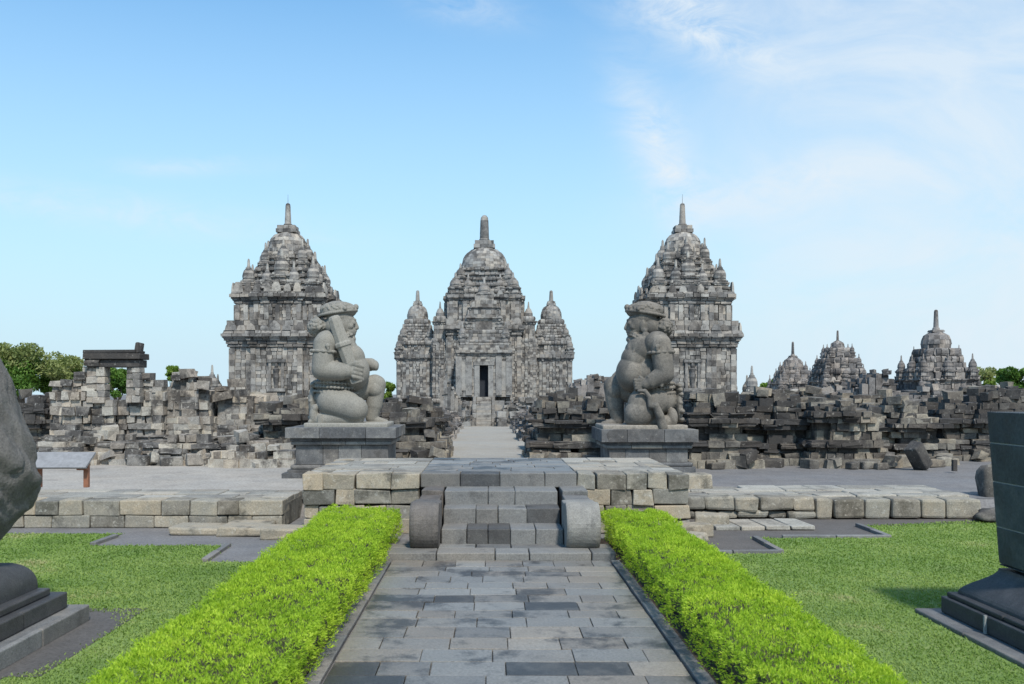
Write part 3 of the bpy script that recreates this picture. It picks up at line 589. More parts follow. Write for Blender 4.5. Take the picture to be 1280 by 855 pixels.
# ------------------------------------------------------------------ temples
def finial(mb, cx, cy, z0, z1, r):
    mb.lathe(cx, cy, [(z0, r*1.5), (z0+(z1-z0)*.12, r*1.35), (z0+(z1-z0)*.14, r*1.05), (z0+(z1-z0)*.9, r*.78), (z0+(z1-z0)*.97, r*.62), (z1, r*.2)], 12)
def harmika(mb, cx, cy, z0, z1, a):
    h = (z1-z0)
    core(mb, rect(cx-a+.05, cx+a-.05, cy-a+.05, cy+a-.05), z0, z1-.02)
    course(mb, rect(cx-a*1.15, cx+a*1.15, cy-a*1.15, cy+a*1.15), z0, z0+h*.5, a*.7, .02, .3)
    course(mb, rect(cx-a, cx+a, cy-a, cy+a), z0+h*.5, z1, a*.6, .02, .3)
    core(mb, rect(cx-a*.9, cx+a*.9, cy-a*.9, cy+a*.9), z1-.03, z1-.01)
def apit(name, label, pc, mat, k, side_niche, kala, seed):
    random.seed(seed)
    Yc = 53.0; s = Yc/F; cx = PX(pc, Yc); cy = Yc
    z = lambda py: CH-(py-VY)*s
    g = gz(50)-.1
    t = thing(name, label, 'temple', (cx, cy, g))
    w = lambda p: p*s*k*.79; wd = lambda p: p*s
    mb = MB()
    wallseg(mb, cx, cy, w(84), w(44), .35, g, z(520), tone=(0, .8)); wallseg(mb, cx, cy, w(80), w(42), .35, z(520), z(511), ch=.5, kind='round')
    wallseg(mb, cx, cy, w(76), w(40), .35, z(511), z(503)); wallseg(mb, cx, cy, w(72), w(38), .3, z(503), z(496), ch=.4, kind='slope', tone=(.4, 1))
    mb.build('base', mat, t)
    a, b, e = w(66), w(36), .22
    mb = MB(); wallseg(mb, cx, cy, a, b, e, z(496), z(437), ch=.21, blen=.30, jit=.022, tone=(.28, .9) if kala else (.22, .95))
    pilasters(mb, cx, cy, a, b, e, z(495), z(438), w=.26, t=.06, extra=(0-.9, .9) if kala else ())
    mb.build('body', mat, t)
    # niche with a standing figure on each face seen
    nz0, nz1 = z(492), z(455)
    mb = MB(); yy = cy-a-e
    mb.box(cx-.42, cx-.27, yy-.10, yy+.05, nz0+.3, nz1, .5); mb.box(cx+.27, cx+.42, yy-.10, yy+.05, nz0+.3, nz1, .5); mb.box(cx-.5, cx+.5, yy-.14, yy+.05, nz1, nz1+.16, .3); mb.box(cx-.5, cx+.5, yy-.16, yy+.05, nz0+.12, nz0+.3, .6)
    nf = mb.build('niche', mat, t)
    mb = MB(); zb = nz0+.3
    mb.lathe(cx, yy-.05, [(zb, .12), (zb+.25, .11), (zb+.6, .17), (zb+.85, .13), (zb+1.05, .19), (zb+1.12, .07), (zb+1.2, .10), (zb+1.32, .09), (zb+1.4, .02)], 10, .12)
    fo = mb.build('relief_figure', mat, nf, loc=(cx, cy, g))
    mb = MB()
    for y0, y1, hw, kd in ((437, 433, 68, 'round'), (433, 429, 70, 'flat'), (429, 424.5, 73, 'cyma'), (424.5, 421, 76, 'flat'), (421, 417, 73, 'slope')):
        wallseg(mb, cx, cy, w(hw), w(hw-31), e, z(y0), z(y1), ch=.6, blen=.5, jit=.03, kind=kd, tone=(0, .75))
    wallseg(mb, cx, cy, w(69), w(36), e, z(417), z(405), ch=.27, tone=(0, .8))
    antefixes(mb, cx, cy, w(72), e, z(417), .5, .45, 9)
    mb.build('cornice', mat, t)
    mb = MB(); wallseg(mb, cx, cy, w(60), w(33), e, z(405), z(385), ch=.2, blen=.26, jit=.03, tone=(.2, .95)); pilasters(mb, cx, cy, w(60), w(33), e, z(404), z(386), w=.24, t=.09, extra=(0, .6, -.6, w(45), -w(45)))
    mb.build('attic', mat, t)
    mb = MB()
    for y0, y1, hw, kd in ((385, 381, 61, 'round'), (381, 377, 64, 'cyma'), (377, 373, 67, 'flat'), (373, 370, 64, 'slope')):
        wallseg(mb, cx, cy, w(hw), w(hw-28), e, z(y0), z(y1), ch=.6, jit=.035, kind=kd, tone=(0, .8))
    antefixes(mb, cx, cy, w(63), e, z(371), .42, .48, 9)
    mb.build('upper_cornice', mat, t)
    mb = MB()
    pr = [(371, 363, 56), (363, 355, 47), (355, 347, 41), (347, 339, 36), (339, 331, 32), (331, 323, 29)]
    for y0, y1, hw in pr:
        m = (y0+y1)/2
        wallseg(mb, cx, cy, w(hw), w(hw*.55), .15, z(y0), z(m), ch=.3, blen=.35, jit=.04, kind='flat'); wallseg(mb, cx, cy, w(hw+2), w(hw*.6), .18, z(m), z(y1), ch=.3, blen=.4, jit=.05, kind='round', tone=(0, .7))
    mb.build('roof', mat, t)
    mb = MB(); dr = 24 if kala else 25
    wallseg(mb, cx, cy, w(dr+3), w(dr*.6), .1, z(323), z(318), kind='round', jit=.03)
    courses_dome(mb, cx, cy, z(326), z(290), wd(dr)*.96, 22, .2); mb.build('dome', mat, t)
    mb = MB(); harmika(mb, cx, cy, z(292), z(283), wd(10 if kala else 11)); mb.build('finial_base', mat, t)
    mb = MB(); finial(mb, cx, cy, z(284), z(254), wd(4.0)); mb.build('finial', mat, t)
    mb = MB(); mb.lathe(cx, cy, [(z(256), .014), (z(243), .008)], 6, .5); mb.build('lightning_rod', M_iron, t)
    def pin(px, py, y0, y1, sx=1.0):
        H = (y0-y1)*s; o = child('pinnacle', PIN_T, t, (cx+px, cy+py, z(y0)), (H*.78*sx, H*.78*sx, H*R(.90, 1.05)), rz=random.choice([0, 1.5708, 3.1416]))
    r = wd(37.5)*(1.04 if k > 1.05 else 1)
    for sx in (-1, 1):
        for sy in (-1, 1): pin(sx*r, sy*r, 374, 325, 1.0)
    for u in (-wd(16), wd(16)):
        for sgn in (-1, 1): pin(u, sgn*(r+.05), 374, 331, 1.0); pin(sgn*(r+.05), u, 374, 331, 1.0)
    for sgn in (-1, 1): pin(0, sgn*(r-.25), 366, 316, 1.25); pin(sgn*(r-.25), 0, 366, 316, 1.25)
    r2 = wd(22.5)
    for sx in (-1, 1):
        for sy in (-1, 1): pin(sx*r2, sy*r2, 346, 303, .95)
    for sgn in (-1, 1): pin(0, sgn*(r2+.1), 342, 300, 1.15); pin(sgn*(r2+.1), 0, 342, 300, 1.15)
    for a_ in (-1, 1):
        for u in (-wd(10), wd(10)): pin(u, a_*r2, 344, 312, .9); pin(a_*r2, u, 344, 312, .9)
    for sx in (-1, 1):
        for sy in (-1, 1): pin(sx*w(86), sy*w(80), 505, 459, .95)
        pin(sx*w(90), -w(40), 505, 466, .95); pin(sx*w(90), w(40), 505, 466, .95)
    fin(t)
apit('stone_temple', 'tall ornate grey stone temple rising behind the left kneeling guardian', 360, M_temple, 1.09, True, False, 11)
apit('stone_temple', 'tall ornate grey stone temple rising behind the right kneeling guardian', 853, M_temple, 1.01, True, True, 12)
# main temple ---------------------------------------------------------------
def main_temple():
    random.seed(21)
    mat = M_main; s = 118/F; cx, cy = PX(605.3, 114), 118.0; z = lambda py: CH-(py-VY)*s; w = lambda p: p*s*.965
    g = gz(108)-.15; gg = z
    t = thing('main_temple', 'largest central grey stone temple with dark doorway at the end of the sandy path', 'temple', (cx, cy, g))
    kw = dict(ch=.32, blen=.45, jit=.06, gap=.03)
    mb = MB(); wallseg(mb, cx, cy, w(52), w(36), 4.4, g, z(512), kind='flat', **kw); wallseg(mb, cx, cy, w(50), w(35), 4.2, z(512), z(500), **kw); wallseg(mb, cx, cy, w(49), w(34.5), 4.3, z(500), z(496), kind='round', **kw)
    core(mb, rect(cx-w(118), cx+w(118), cy-3.2, cy+3.2), g, z(500), .4)
    core(mb, rect(cx-3.2, cx+3.2, cy, cy+w(100)), g, z(500), .4)
    for off, y0, y1, kd in ((.4, 533, 512, 'flat'), (.0, 512, 503, 'flat'), (.35, 503, 498, 'round')):
        n = max(1, round((y0-y1)*s/.42))
        for sx in (-1, 1):
            for q in range(n):
                za = z(y0)+(z(y1)-z(y0))*q/n; zb = z(y0)+(z(y1)-z(y0))*(q+1)/n
                a0, a1 = sorted((cx+sx*w(50), cx+sx*w(117))); course(mb, rect(a0, a1, cy-3.8, cy+3.8, off), max(za, g), zb, .6, .05, .4, kd)
    mb.build('base', mat, t)
    mb = MB(); e = .5
    wallseg(mb, cx, cy, w(46), w(30), e, z(496), z(422), **kw); pilasters(mb, cx, cy, w(46), w(30), e, z(496), z(424), w=.5, t=.12)
    mb.build('body', mat, t)
    mb = MB()
    for y0, y1, hw, kd in ((422, 418, 47, 'round'), (418, 414, 49, 'cyma'), (414, 410, 50.5, 'flat'), (410, 405, 47, 'slope')): wallseg(mb, cx, cy, w(hw), w(hw-15), e, z(y0), z(y1), ch=.6, blen=.6, jit=.06, kind=kd, tone=(0, .8))
    antefixes(mb, cx, cy, w(47), e, z(408), .8, .8, 9); mb.build('cornice', mat, t)
    mb = MB(); wallseg(mb, cx, cy, w(44), w(27), e, z(406), z(380), **kw); pilasters(mb, cx, cy, w(44), w(27), e, z(405), z(381), w=.55, t=.2, extra=(w(36), -w(36))); 
    for sx in (-1, 1):
        for u in (36,): mb.box(cx+sx*w(u)-.45, cx+sx*w(u)+.45, cy-w(44)-.02, cy-w(44)+.3, z(402), z(388), .0)
    for y0, y1, hw, kd in ((380, 376, 45.5, 'cyma'), (376, 373, 46.5, 'flat')): wallseg(mb, cx, cy, w(hw), w(hw-15), e, z(y0), z(y1), ch=.6, blen=.6, jit=.06, kind=kd, tone=(0, .8))
    antefixes(mb, cx, cy, w(44), e, z(374), .7, .8, 9); mb.build('upper_storey', mat, t)
    mb = MB()
    for y0, y1, hw in ((374, 366, 41), (366, 358, 38), (358, 351, 34), (351, 345, 31), (345, 338, 28)):
        m = (y0+y1)/2; wallseg(mb, cx, cy, w(hw), w(hw*.6), .3, z(y0), z(m), **kw); wallseg(mb, cx, cy, w(hw+1.5), w(hw*.62), .35, z(m), z(y1), ch=.5, blen=.6, jit=.08, kind='round', tone=(0, .8))
    mb.build('roof', mat, t)
    mb = MB(); courses_dome(mb, cx, cy, z(347), z(310), w(29), 34, .32); mb.build('dome', mat, t)
    mb = MB(); harmika(mb, cx, cy, z(311.5), z(302), w(12)); mb.build('finial_base', mat, t)
    mb = MB(); z0, z1 = z(303), z(269); r = w(6.0)
    mb.lathe(cx, cy, [(z0, r*1.25), (z0+.4, r*1.1), (z0+.45, r), (z0+1.2, r*.97), (z1-.7, r*.86), (z1-.3, r*.75), (z1-.08, r*.45), (z1, .1)], 16); mb.build('finial', mat, t)
    def pin(px, py, y0, y1, sx=1.0):
        H = (y0-y1)*s; child('pinnacle', PIN_M, t, (cx+px, cy+py, z(y0)), (H*.92*sx, H*.92*sx, H))
    for sx in (-1, 1):
        for sy in (-1, 1): pin(sx*w(36), sy*w(36), 374, 345, 1.35); pin(sx*w(30), sy*w(30), 360, 333, 1.15); pin(sx*w(40), sy*w(20), 374, 350, 1.1); pin(sx*w(20), sy*w(38), 374, 347, 1.1); pin(sx*w(27), sy*w(14), 356, 334, 1.1)
    # porch with door, stepped gable and stairs
    yf = 107.6; s = 109/F; w = lambda p: p*s
    mb = MB()
    def pbox(hw, y0, y1, yfr, kd='flat', tone=(0, 1), jit=.04, ch=.42, cut=None):
        n = max(1, round((y0-y1)*s/ch))
        for q in range(n):
            za = z(y0)+(z(y1)-z(y0))*q/n; zb = z(y0)+(z(y1)-z(y0))*(q+1)/n
            P = rect(cx-w(hw), cx+w(hw), yfr, cy-2)
            if not cut: core(mb, rect(cx-w(hw)+.08, cx+w(hw)-.08, yfr+.08, cy-2), za, zb-.01)
            else:
                for sx in (-1, 1):
                    a0, a1 = sorted((cx+sx*cut, cx+sx*(w(hw)-.08))); core(mb, rect(a0, a1, yfr+.08, cy-2), za, zb-.01)
            course(mb, P, za, zb, .55, jit, .35, kd, keep=(lambda x, y, a, b: not (cut and abs(x-cx) < cut+.15 and y < yfr+.5)), tone=tone)
    dw = w(5.3)
    pbox(33, 496, 457, yf, cut=dw+.02); pbox(33, 457, 445, yf); pbox(34, 445, 441, yf-.2, 'cyma', (0, .8)); pbox(35, 441, 438, yf-.25)
    for sx in (-1, 1):
        for u in (31, 18.5): mb.box(cx+sx*w(u)-.35, cx+sx*w(u)+.35, yf-.16, yf+.1, z(494), z(446), .55, j=.02)
        mb.box(cx+sx*w(25)-.5, cx+sx*w(25)+.5, yf-.08, yf+.1, z(488), z(452), .8, j=.02)
    mb.build('porch', mat, t)
    mb = MB()
    pbox(31, 438, 432, yf+.5, ch=.3); pbox(30, 432, 425, yf+.8, 'round', (0, .8)); pbox(25, 425, 417, yf+1.4); pbox(25.5, 417, 412, yf+1.6, 'round', (0, .8)); pbox(21, 412, 400, yf+2.4); pbox(22, 400, 396, yf+2.2, 'cyma')
    pbox(19, 396, 386, yf+3.0); pbox(20, 386, 382, yf+2.9, 'cyma', (0, .8)); pbox(16, 382, 373, yf+3.6); pbox(12, 373, 366, yf+4.2)
    mb.box(cx-1.0, cx+1.0, yf+2.3, yf+3.5, z(413), z(401), .1, j=.03)
    mb.build('porch_roof', mat, t)
    H = (372-340)*s; child('pinnacle', PIN_M, t, (cx, yf+5.6, z(374)), (H*1.2, H*1.2, H))
    for sx in (-1, 1): child('pinnacle', PIN_M, t, (cx+sx*w(27), yf+1.6, z(430)), (2.2, 2.2, 2.6)); child('pinnacle', PIN_M, t, (cx+sx*w(20), yf+2.8, z(411)), (2, 2, 2.4))
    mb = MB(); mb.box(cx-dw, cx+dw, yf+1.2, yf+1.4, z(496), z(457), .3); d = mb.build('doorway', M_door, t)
    mb = MB()
    for sx in (-1, 1): mb.box(cx+sx*(dw+.3)-.3, cx+sx*(dw+.3)+.3, yf-.14, yf+1.2, z(496), z(456), .6, j=.01)
    mb.box(cx-dw-.7, cx+dw+.7, yf-.2, yf+1.2, z(457)+.01, z(452), .5, j=.01); mb.build('door_frame', mat, d, loc=(cx, cy, g))
    mb = MB(); n = 14
    for k in range(n):
        z0 = g+(z(496)-g)*k/n; z1 = g+(z(496)-g)*(k+1)/n; mb.box(cx-w(9), cx+w(9), yf-.0-(n-k)*.34, yf+.1, z0, z1-.01, R(.5, .9), j=.015)
    mb.build('stair', mat, t)
    mb = MB()
    for sx in (-1, 1):
        for k in range(7):
            z0 = g; z1 = g+(z(498)-g)*(k+1)/7; mb.box(cx+sx*w(11.5)-w(2), cx+sx*w(11.5)+w(2), yf-(7-k)*.62, yf-(6-k)*.62, z0, z1+.25, R(.3, .9), j=.05)
            mb.box(cx+sx*w(19)-w(6), cx+sx*w(19)+w(6), yf-(7-k)*.25, yf+.3, z0, g+(z(500)-g)*(k+1)/7-.1, R(.2, .8), j=.06)
    mb.build('stair_wall', mat, t)
    # side shrines
    s = 118/F; w = lambda p: p*s*.97
    for sx in (-1, 1):
        wx = cx+sx*w(86); hw = 24
        mb = MB(); wallseg(mb, wx, cy, w(hw), w(13), .15, z(500), z(452), **kw); pilasters(mb, wx, cy, w(hw), w(13), .15, z(500), z(453), w=.4, t=.07)
        if sx > 0: mb.box(cx+w(55), cx+w(59), cy-w(24)-.3, cy-w(24)+.1, z(488), z(482), 0)
        for y0, y1, h_, kd in ((452, 448, 25.5, 'cyma'), (448, 444, 27, 'flat')): wallseg(mb, wx, cy, w(h_), w(h_-11), .15, z(y0), z(y1), ch=.6, blen=.5, jit=.06, kind=kd, tone=(0, .8))
        antefixes(mb, wx, cy, w(25), .15, z(444), .6, .6, 7)
        sh = mb.build('side_shrine', mat, t)
        mb = MB(); wallseg(mb, wx, cy, w(22), w(11), .15, z(444), z(432), **kw)
        for y0, y1, h_ in ((432, 427, 23.5), (427, 420, 20), (420, 413, 18), (413, 406, 16), (406, 400, 14.5)): wallseg(mb, wx, cy, w(h_), w(h_*.6), .12, z(y0), z(y1), ch=.45, blen=.4, jit=.06, kind='round', tone=(0, .9))
        antefixes(mb, wx, cy, w(23), .15, z(427), .5, .6, 7)
        mb.build('roof', mat, sh, loc=(cx, cy, g))
        mb = MB(); courses_dome(mb, wx, cy, z(402), z(381), w(13), 20, .3); harmika(mb, wx, cy, z(382), z(377), w(5)); mb.build('dome', mat, sh, loc=(cx, cy, g))
        mb = MB(); finial(mb, wx, cy, z(378), z(363), w(2.6)); mb.build('finial', mat, sh, loc=(cx, cy, g))
        for a in (-1, 1):
            for b in (-1, 1):
                for (r_, y0, y1) in ((22, 444, 423), (17, 428, 406)):
                    H = (y0-y1)*s; o = bpy.data.objects.new('pinnacle', PIN_M); COL.objects.link(o); o.parent = sh; o.location = (wx+a*w(r_)-cx, b*w(r_), z(y0)-g); o.scale = (H, H, H)
        # linking wall and turret between side shrine and body
        lx = cx+sx*w(55.5)
        mb = MB(); wallseg(mb, lx, cy-3.0, w(9), w(5), .1, z(500), z(430 if sx < 0 else 426), **kw); wallseg(mb, cx+sx*w(50), cy-3.4, w(7), w(4), .1, z(500), z(440), **kw); wallseg(mb, cx+sx*w(65), cy-1.6, w(8), w(5), .0, z(500), z(446), **kw)
        lw = mb.build('linking_wall', mat, t)
        mb = MB()
        for y0, y1, h_, kd in ((430, 425, 8.5, 'round'), (425, 408, 7.0, 'flat'), (408, 404, 8.5, 'cyma'), (404, 398, 6.5, 'round')): wallseg(mb, lx, cy-3.0, w(h_), w(h_*.6), .1, z(y0), z(y1), ch=.5, blen=.4, jit=.05, kind=kd)
        mb.lathe(lx, cy-3.0, [(z(399), w(5.5)), (z(394), w(5.2)), (z(389), w(3)), (z(388), w(1.5)), (z(380), w(.6))], 10)
        mb.build('turret', mat, t)
    fin(t)
main_temple()
# smaller far shrines on the right
def shrine(label, pc, Yc, top, rows, dome, fn, pins, base, mat=M_dim, seed=1):
    random.seed(seed); s = Yc/F; cx = PX(pc, Yc); z = lambda py: CH-(py-VY)*s; w = lambda p: p*s; g = gz(Yc)-.3
    t = thing('small_shrine', label, 'shrine', (cx, Yc, g))
    mb = MB(); wallseg(mb, cx, Yc, w(base+4), w(base*.5), .2, g, z(506)); wallseg(mb, cx, Yc, w(base), w(base*.5), .2, z(506), z(rows[0][0]), ch=.35, jit=.04); mb.build('body', mat, t)
    mb = MB()
    for y0, y1, hw, kd in rows: wallseg(mb, cx, Yc, w(hw), w(hw*.55), .12, z(y0), z(y1), ch=.4, blen=.35, jit=.06, kind=kd)
    if len(rows): antefixes(mb, cx, Yc, w(rows[0][2])*.97, .1, z(rows[0][1]), .35, .4, 7)
    mb.build('roof', mat, t)
    if dome:
        mb = MB(); courses_dome(mb, cx, Yc, z(dome[0]), z(dome[1]), w(dome[2]), 16, .25); mb.build('dome', mat, t)
        mb = MB(); harmika(mb, cx, Yc, z(dome[1]+1), z(fn[0]-.5), w(fn[2]*2.2)); finial(mb, cx, Yc, z(fn[0]), z(fn[1]), w(fn[2])); mb.build('finial', mat, t)
    for r_, y0, y1, m in pins:
        H = (y0-y1)*s
        for sx in (-1, 1):
            for sy in (-1, 1):
                child('pinnacle', PIN_D, t, (cx+sx*w(r_), Yc+sy*w(r_), z(y0)), (H*m*.8, H*m*.8, H))
        if m > .9:
            for sg in (-1, 1): child('pinnacle', PIN_D, t, (cx, Yc+sg*w(r_), z(y0)), (H*m, H*m, H)); child('pinnacle', PIN_D, t, (cx+sg*w(r_), Yc, z(y0)), (H*m, H*m, H))
    fin(t)
shrine('small domed shrine, leftmost of those standing beyond the right-hand ruins', 991, 78, 427, [(488, 483, 21, 'flat'), (483, 479, 22, 'cyma'), (479, 473, 18, 'round'), (473, 468, 16, 'flat'), (468, 463, 15, 'round')], (463, 446, 12), (445, 427, 1.8), [(16, 480, 460, 1.), (12, 470, 452, 1.), (22, 492, 468, .8)], 19, seed=31)
shrine('narrow spired shrine between the domed shrine and the ruined pyramid roof', 1047, 70, 415, [(482, 476, 26, 'cyma'), (476, 468, 22, 'flat'), (468, 461, 23, 'round'), (461, 455, 20, 'flat'), (455, 448, 19, 'round'), (448, 441, 15, 'round'), (441, 435, 12, 'round')], (436, 426, 8), (427, 413, 1.5), [(23, 478, 456, 1.), (19, 462, 443, 1.), (13, 447, 430, 1.), (26, 488, 470, .9)], 24, seed=32)
shrine('large domed shrine with thick spire, rightmost of those beyond the ruins', 1170, 60, 388, [(486, 480, 34, 'flat'), (480, 474, 35, 'cyma'), (474, 466, 29, 'flat'), (466, 460, 28, 'round'), (460, 454, 25, 'flat'), (454, 446, 23, 'round'), (446, 436, 20, 'round')], (436, 414, 17), (413, 387, 3.0), [(30, 474, 443, .95), (19, 452, 432, .9), (35, 494, 470, .8)], 34, seed=33)
# ------------------------------------------------------------------ ruins
MOULD_L = [(.20, .50, 'flat', (.5, 1)), (.18, .44, 'flat', (.4, 1)), (.14, .52, 'round', (0, .4)), (.15, .34, 'flat', (.3, 1)), (.14, .46, 'cyma', (0, .5))]
MOULD_HI = [(.20, .55, 'flat', (.6, 1)), (.18, .50, 'flat', (.3, 1)), (.13, .40, 'slope', (0, .8)), (.17, .50, 'round', (0, .45)), (.22, .22, 'flat', (.2, 1)), (.20, .15, 'flat', (.2, 1)), (.14, .38, 'cyma', (0, .4)), (.13, .46, 'flat', (0, .35))]
def ruin(label, px0, px1, Y, depth, prof, mat=M_ruin, mould=MOULD_HI, hole=None, seed=0, jit=.05, blen=.34, ch=.165, loose=24, tone=(0, 1), name='ruined_shrine', cat='ruin', zb=None, rough=.55):
    random.seed(seed); s = Y/F; x0, x1 = PX(px0, Y), PX(px1, Y); g = gz(Y) if zb is None else zb
    xs = [PX(p[0], Y) for p in prof]; zs = [PZ(p[1], Y) for p in prof]
    def top(x, y=Y):
        v = float(np.interp(x, xs, zs)); back = (y-Y)/max(depth, .1)
        if hole and y > Y+.5: v = min(v, hole[2]-.25)
        return v+noise.noise((x*.8+seed*3.1, y*.8, seed*.7))*rough+noise.noise((x*2.6+seed, y*2.6, seed*.7))*rough*.6+noise.noise((x*5+seed, y*5, 1))*.12-max(0, back-.35)*(v-g)*.28
    t = thing(name, label, cat, ((x0+x1)/2, Y+depth/2, g))
    mb = MB(); z = g-.12; first = True
    msc = R(.78, 1.12)
    mxs = [x0+(x1-x0)*R(.2, .35), x0+(x1-x0)*R(.65, .8)]; po = R(.1, .3)
    for h, off, kd, tn in mould:
        h2 = h*msc*R(.8, 1.2)+(.12 if first else 0); o = off-.30+R(-.05, .05)
        bl = blen*R(1.0, 1.5) if kd != 'flat' else blen*R(.8, 1.2)
        P = [(x0-o, Y-o), (mxs[0]-o, Y-o), (mxs[0]-o, Y-o-po), (mxs[1]+o, Y-o-po), (mxs[1]+o, Y-o), (x1+o, Y-o), (x1+o, Y+depth+o), (x0-o, Y+depth+o)]
        gone = [R(x0, x1) for _ in range(0 if first else 2)]; gw = R(.2, .6)
        kp = lambda x, y, a, b: b < top(x, y)+.2 and random.random() > .07 and not any(abs(x-q) < gw for q in gone)
        course(mb, P, z, z+h2, bl, jit*1.2, .75, kd, tone=tn, keep=kp)
        # light blocks patched in between the dark mouldings
        course(mb, [(px_, py_+.12) if py_ < Y+1 else (px_, py_) for px_, py_ in P], z, z+h2, bl*.8, jit, .5, 'flat', tone=(.2, 1), keep=lambda x, y, a, b: b < top(x, y)+.1 and any(abs(x-q) < gw for q in gone))
        z += h2; first = False
    if mould: mb.build('base', mat, t)
    zc = z; mb = MB(); zmax = max(zs)
    shift = R(-.15, .15); ins = 0; insmax = min(.75, (x1-x0)*.18) if not hole else 0
    def keep(x, y, a, b):
        if hole and hole[0]-.24 < x < hole[1]+.24 and b > hole[2]+.02 and a < hole[3]+.25: return False
        return (a+b)/2 < top(x, y)+R(-.06, .06)
    while z < zmax+.2:
        h = ch*R(.75, 1.3)
        kd = random.choice(['flat']*7+['round', 'cyma']); o = R(-.05, .05)+(.06 if kd != 'flat' else 0); bias = random.choice([(0, .6), (.1, 1), (.2, 1), (0, 1)])
        # stepped plan with a projecting centre, as the shrines had
        xm, w_ = (x0+x1)/2+(x1-x0)*shift, (x1-x0)/2
        P = [(x0, Y+.22), (xm-w_*.45, Y+.22), (xm-w_*.45, Y), (xm+w_*.45, Y), (xm+w_*.45, Y+.22), (x1, Y+.22), (x1, Y+depth), (x0, Y+depth)]
        o -= ins; ins = min(insmax, ins+R(-.04, .16))
        P = [(px_+(o if px_ > xm else -o), py_-(o if py_ < Y+1 else -o)) for px_, py_ in P]
        course(mb, P, z, z+h, blen*R(.8, 1.2), jit*1.25, .42, kd, keep=keep, tone=(max(tone[0], bias[0]*tone[1]), max(tone[0]+.1, bias[1]*tone[1]*(.55 if kd != 'flat' else 1))))
        z += h
    # inner fill of rough blocks
    n = max(2, int((x1-x0)/.42)); m = max(2, int((depth-.5)/.5))
    for i in range(n):
        for k in range(m):
            xa = x0+.12+(x1-x0-.24)*i/n; xb = x0+.12+(x1-x0-.24)*(i+1)/n; ya = Y+.35+(depth-.6)*k/m; yb = Y+.35+(depth-.6)*(k+1)/m
            tp = top((xa+xb)/2, (ya+yb)/2)-R(.05, .35)
            if hole and hole[0]-.3 < (xa+xb)/2 < hole[1]+.3: tp = min(tp, hole[2]-.05)
            if tp > g+.2: mb.box(xa+.01, xb-.01, ya+.01, yb-.01, g-.1, tp, R(tone[0], tone[1]*.7), j=.03)
    # blocks lying loose on the broken top
    for k in range(loose):
        x = R(x0+.2, x1-.2); y = R(Y+.2, Y+depth-.2)
        if hole and hole[0]-.2 < x < hole[1]+.2: continue
        w_, d_, h_ = R(.25, .6), R(.25, .45), R(.15, .3); zt = top(x, y)-.08
        mb.box(x-w_/2, x+w_/2, y-d_/2, y+d_/2, zt, zt+h_, R(tone[0], tone[1]), j=.04, rot=R(-.6, .6), tilt=R(-.15, .15))
    for k in range(int((x1-x0)*1.6) if mould else 0):
        x = R(x0, x1); y = Y-R(.15, .55); w_, d_, h_ = R(.2, .5), R(.2, .4), R(.12, .28); zt = g+R(0, .2)
        mb.box(x-w_/2, x+w_/2, y-d_/2, y+d_/2, zt, zt+h_, R(tone[0], 1), j=.05, rot=R(-1, 1), tilt=R(-.3, .3))
    mb.build('broken_wall', mat, t)
    return t
# left group
LG = gz(24)
Yd = 27.0
hx0, hx1 = PX(133, Yd), PX(158, Yd)
t = ruin('tall ruined shrine with an empty doorway and a stone lintel, left of the scene', 60, 200, Yd, 2.6,
     [(58, 482), (64, 477), (84, 477), (85, 470), (97, 470), (98, 462), (106, 460), (107, 450), (133, 450), (158, 450), (176, 452), (178, 462), (185, 464), (186, 470), (196, 470), (202, 478)],
     mat=M_ruinL, mould=MOULD_L, rough=.18, hole=(hx0-.02, hx1+.02, PZ(499, Yd), PZ(452, Yd)), seed=3, loose=10, tone=(.05, 1), ch=.2, blen=.34, jit=.05)
mb = MB(); zl = PZ(459, Yd)
mb.box(PX(110, Yd), PX(176, Yd), Yd-.12, Yd+.5, zl, zl+.22, .2, j=.006); mb.box(PX(107, Yd), PX(178, Yd), Yd-.22, Yd+.55, zl+.225, zl+.40, .1, j=.008); mb.box(PX(106, Yd), PX(172, Yd), Yd-.18, Yd+.6, zl+.405, zl+.5, .0, j=.012)
mb.box(PX(170, Yd), PX(175.5, Yd), Yd-.1, Yd+.25, zl+.4, zl+.72, .2, j=.03)
mb.build('lintel', M_ruin, t, bevel=.02)
for ja, jb, t0, t1 in ((109, 132.5, .4, .95), (158.5, 176, .25, .7)):
    mb = MB(); q = PZ(504, Yd)
    while q < zl-.02:
        h = min(R(.16, .30), zl-q); h = zl-q if zl-q-h < .08 else h
        jm = ja+(jb-ja)*R(.35, .65)
        mb.box(PX(ja, Yd), PX(jm, Yd)-.004, Yd-.06+R(-.02, .02), Yd+R(.30, .36), q+.004, q+h, R(t0, t1), j=.014); mb.box(PX(jm, Yd)+.004, PX(jb, Yd), Yd-.10+R(-.02, .02), Yd+R(.28, .34), q+.004, q+h, R(t0, t1), j=.014); q += h
    mb.build('door_jamb', M_ruinL, t, bevel=.02)
fin(t)
t = ruin('long pale ruined wall right of the empty stone doorway', 196, 262, 27.2, 2.2, [(196, 476), (203, 471), (235, 471), (236, 478), (240, 483), (262, 484)], mat=M_ruinL, seed=4, mould=MOULD_L, rough=.25, loose=10, tone=(.05, 1), ch=.2, blen=.32, jit=.055); fin(t)
t = ruin('pale ruined wall at the foot of the left temple', 262, 335, 27.6, 2.4, [(262, 500), (270, 492), (282, 496), (300, 494), (318, 498), (335, 503)], mat=M_ruinL, seed=5, mould=MOULD_L, loose=8, tone=(.1, 1)); fin(t)
t = ruin('dark broken wall between the left temple and left guardian pedestal', 322, 392, 26.6, 2.2, [(322, 512), (340, 506), (352, 501), (376, 503), (392, 507)], seed=6, loose=10, tone=(.1, .9)); fin(t)
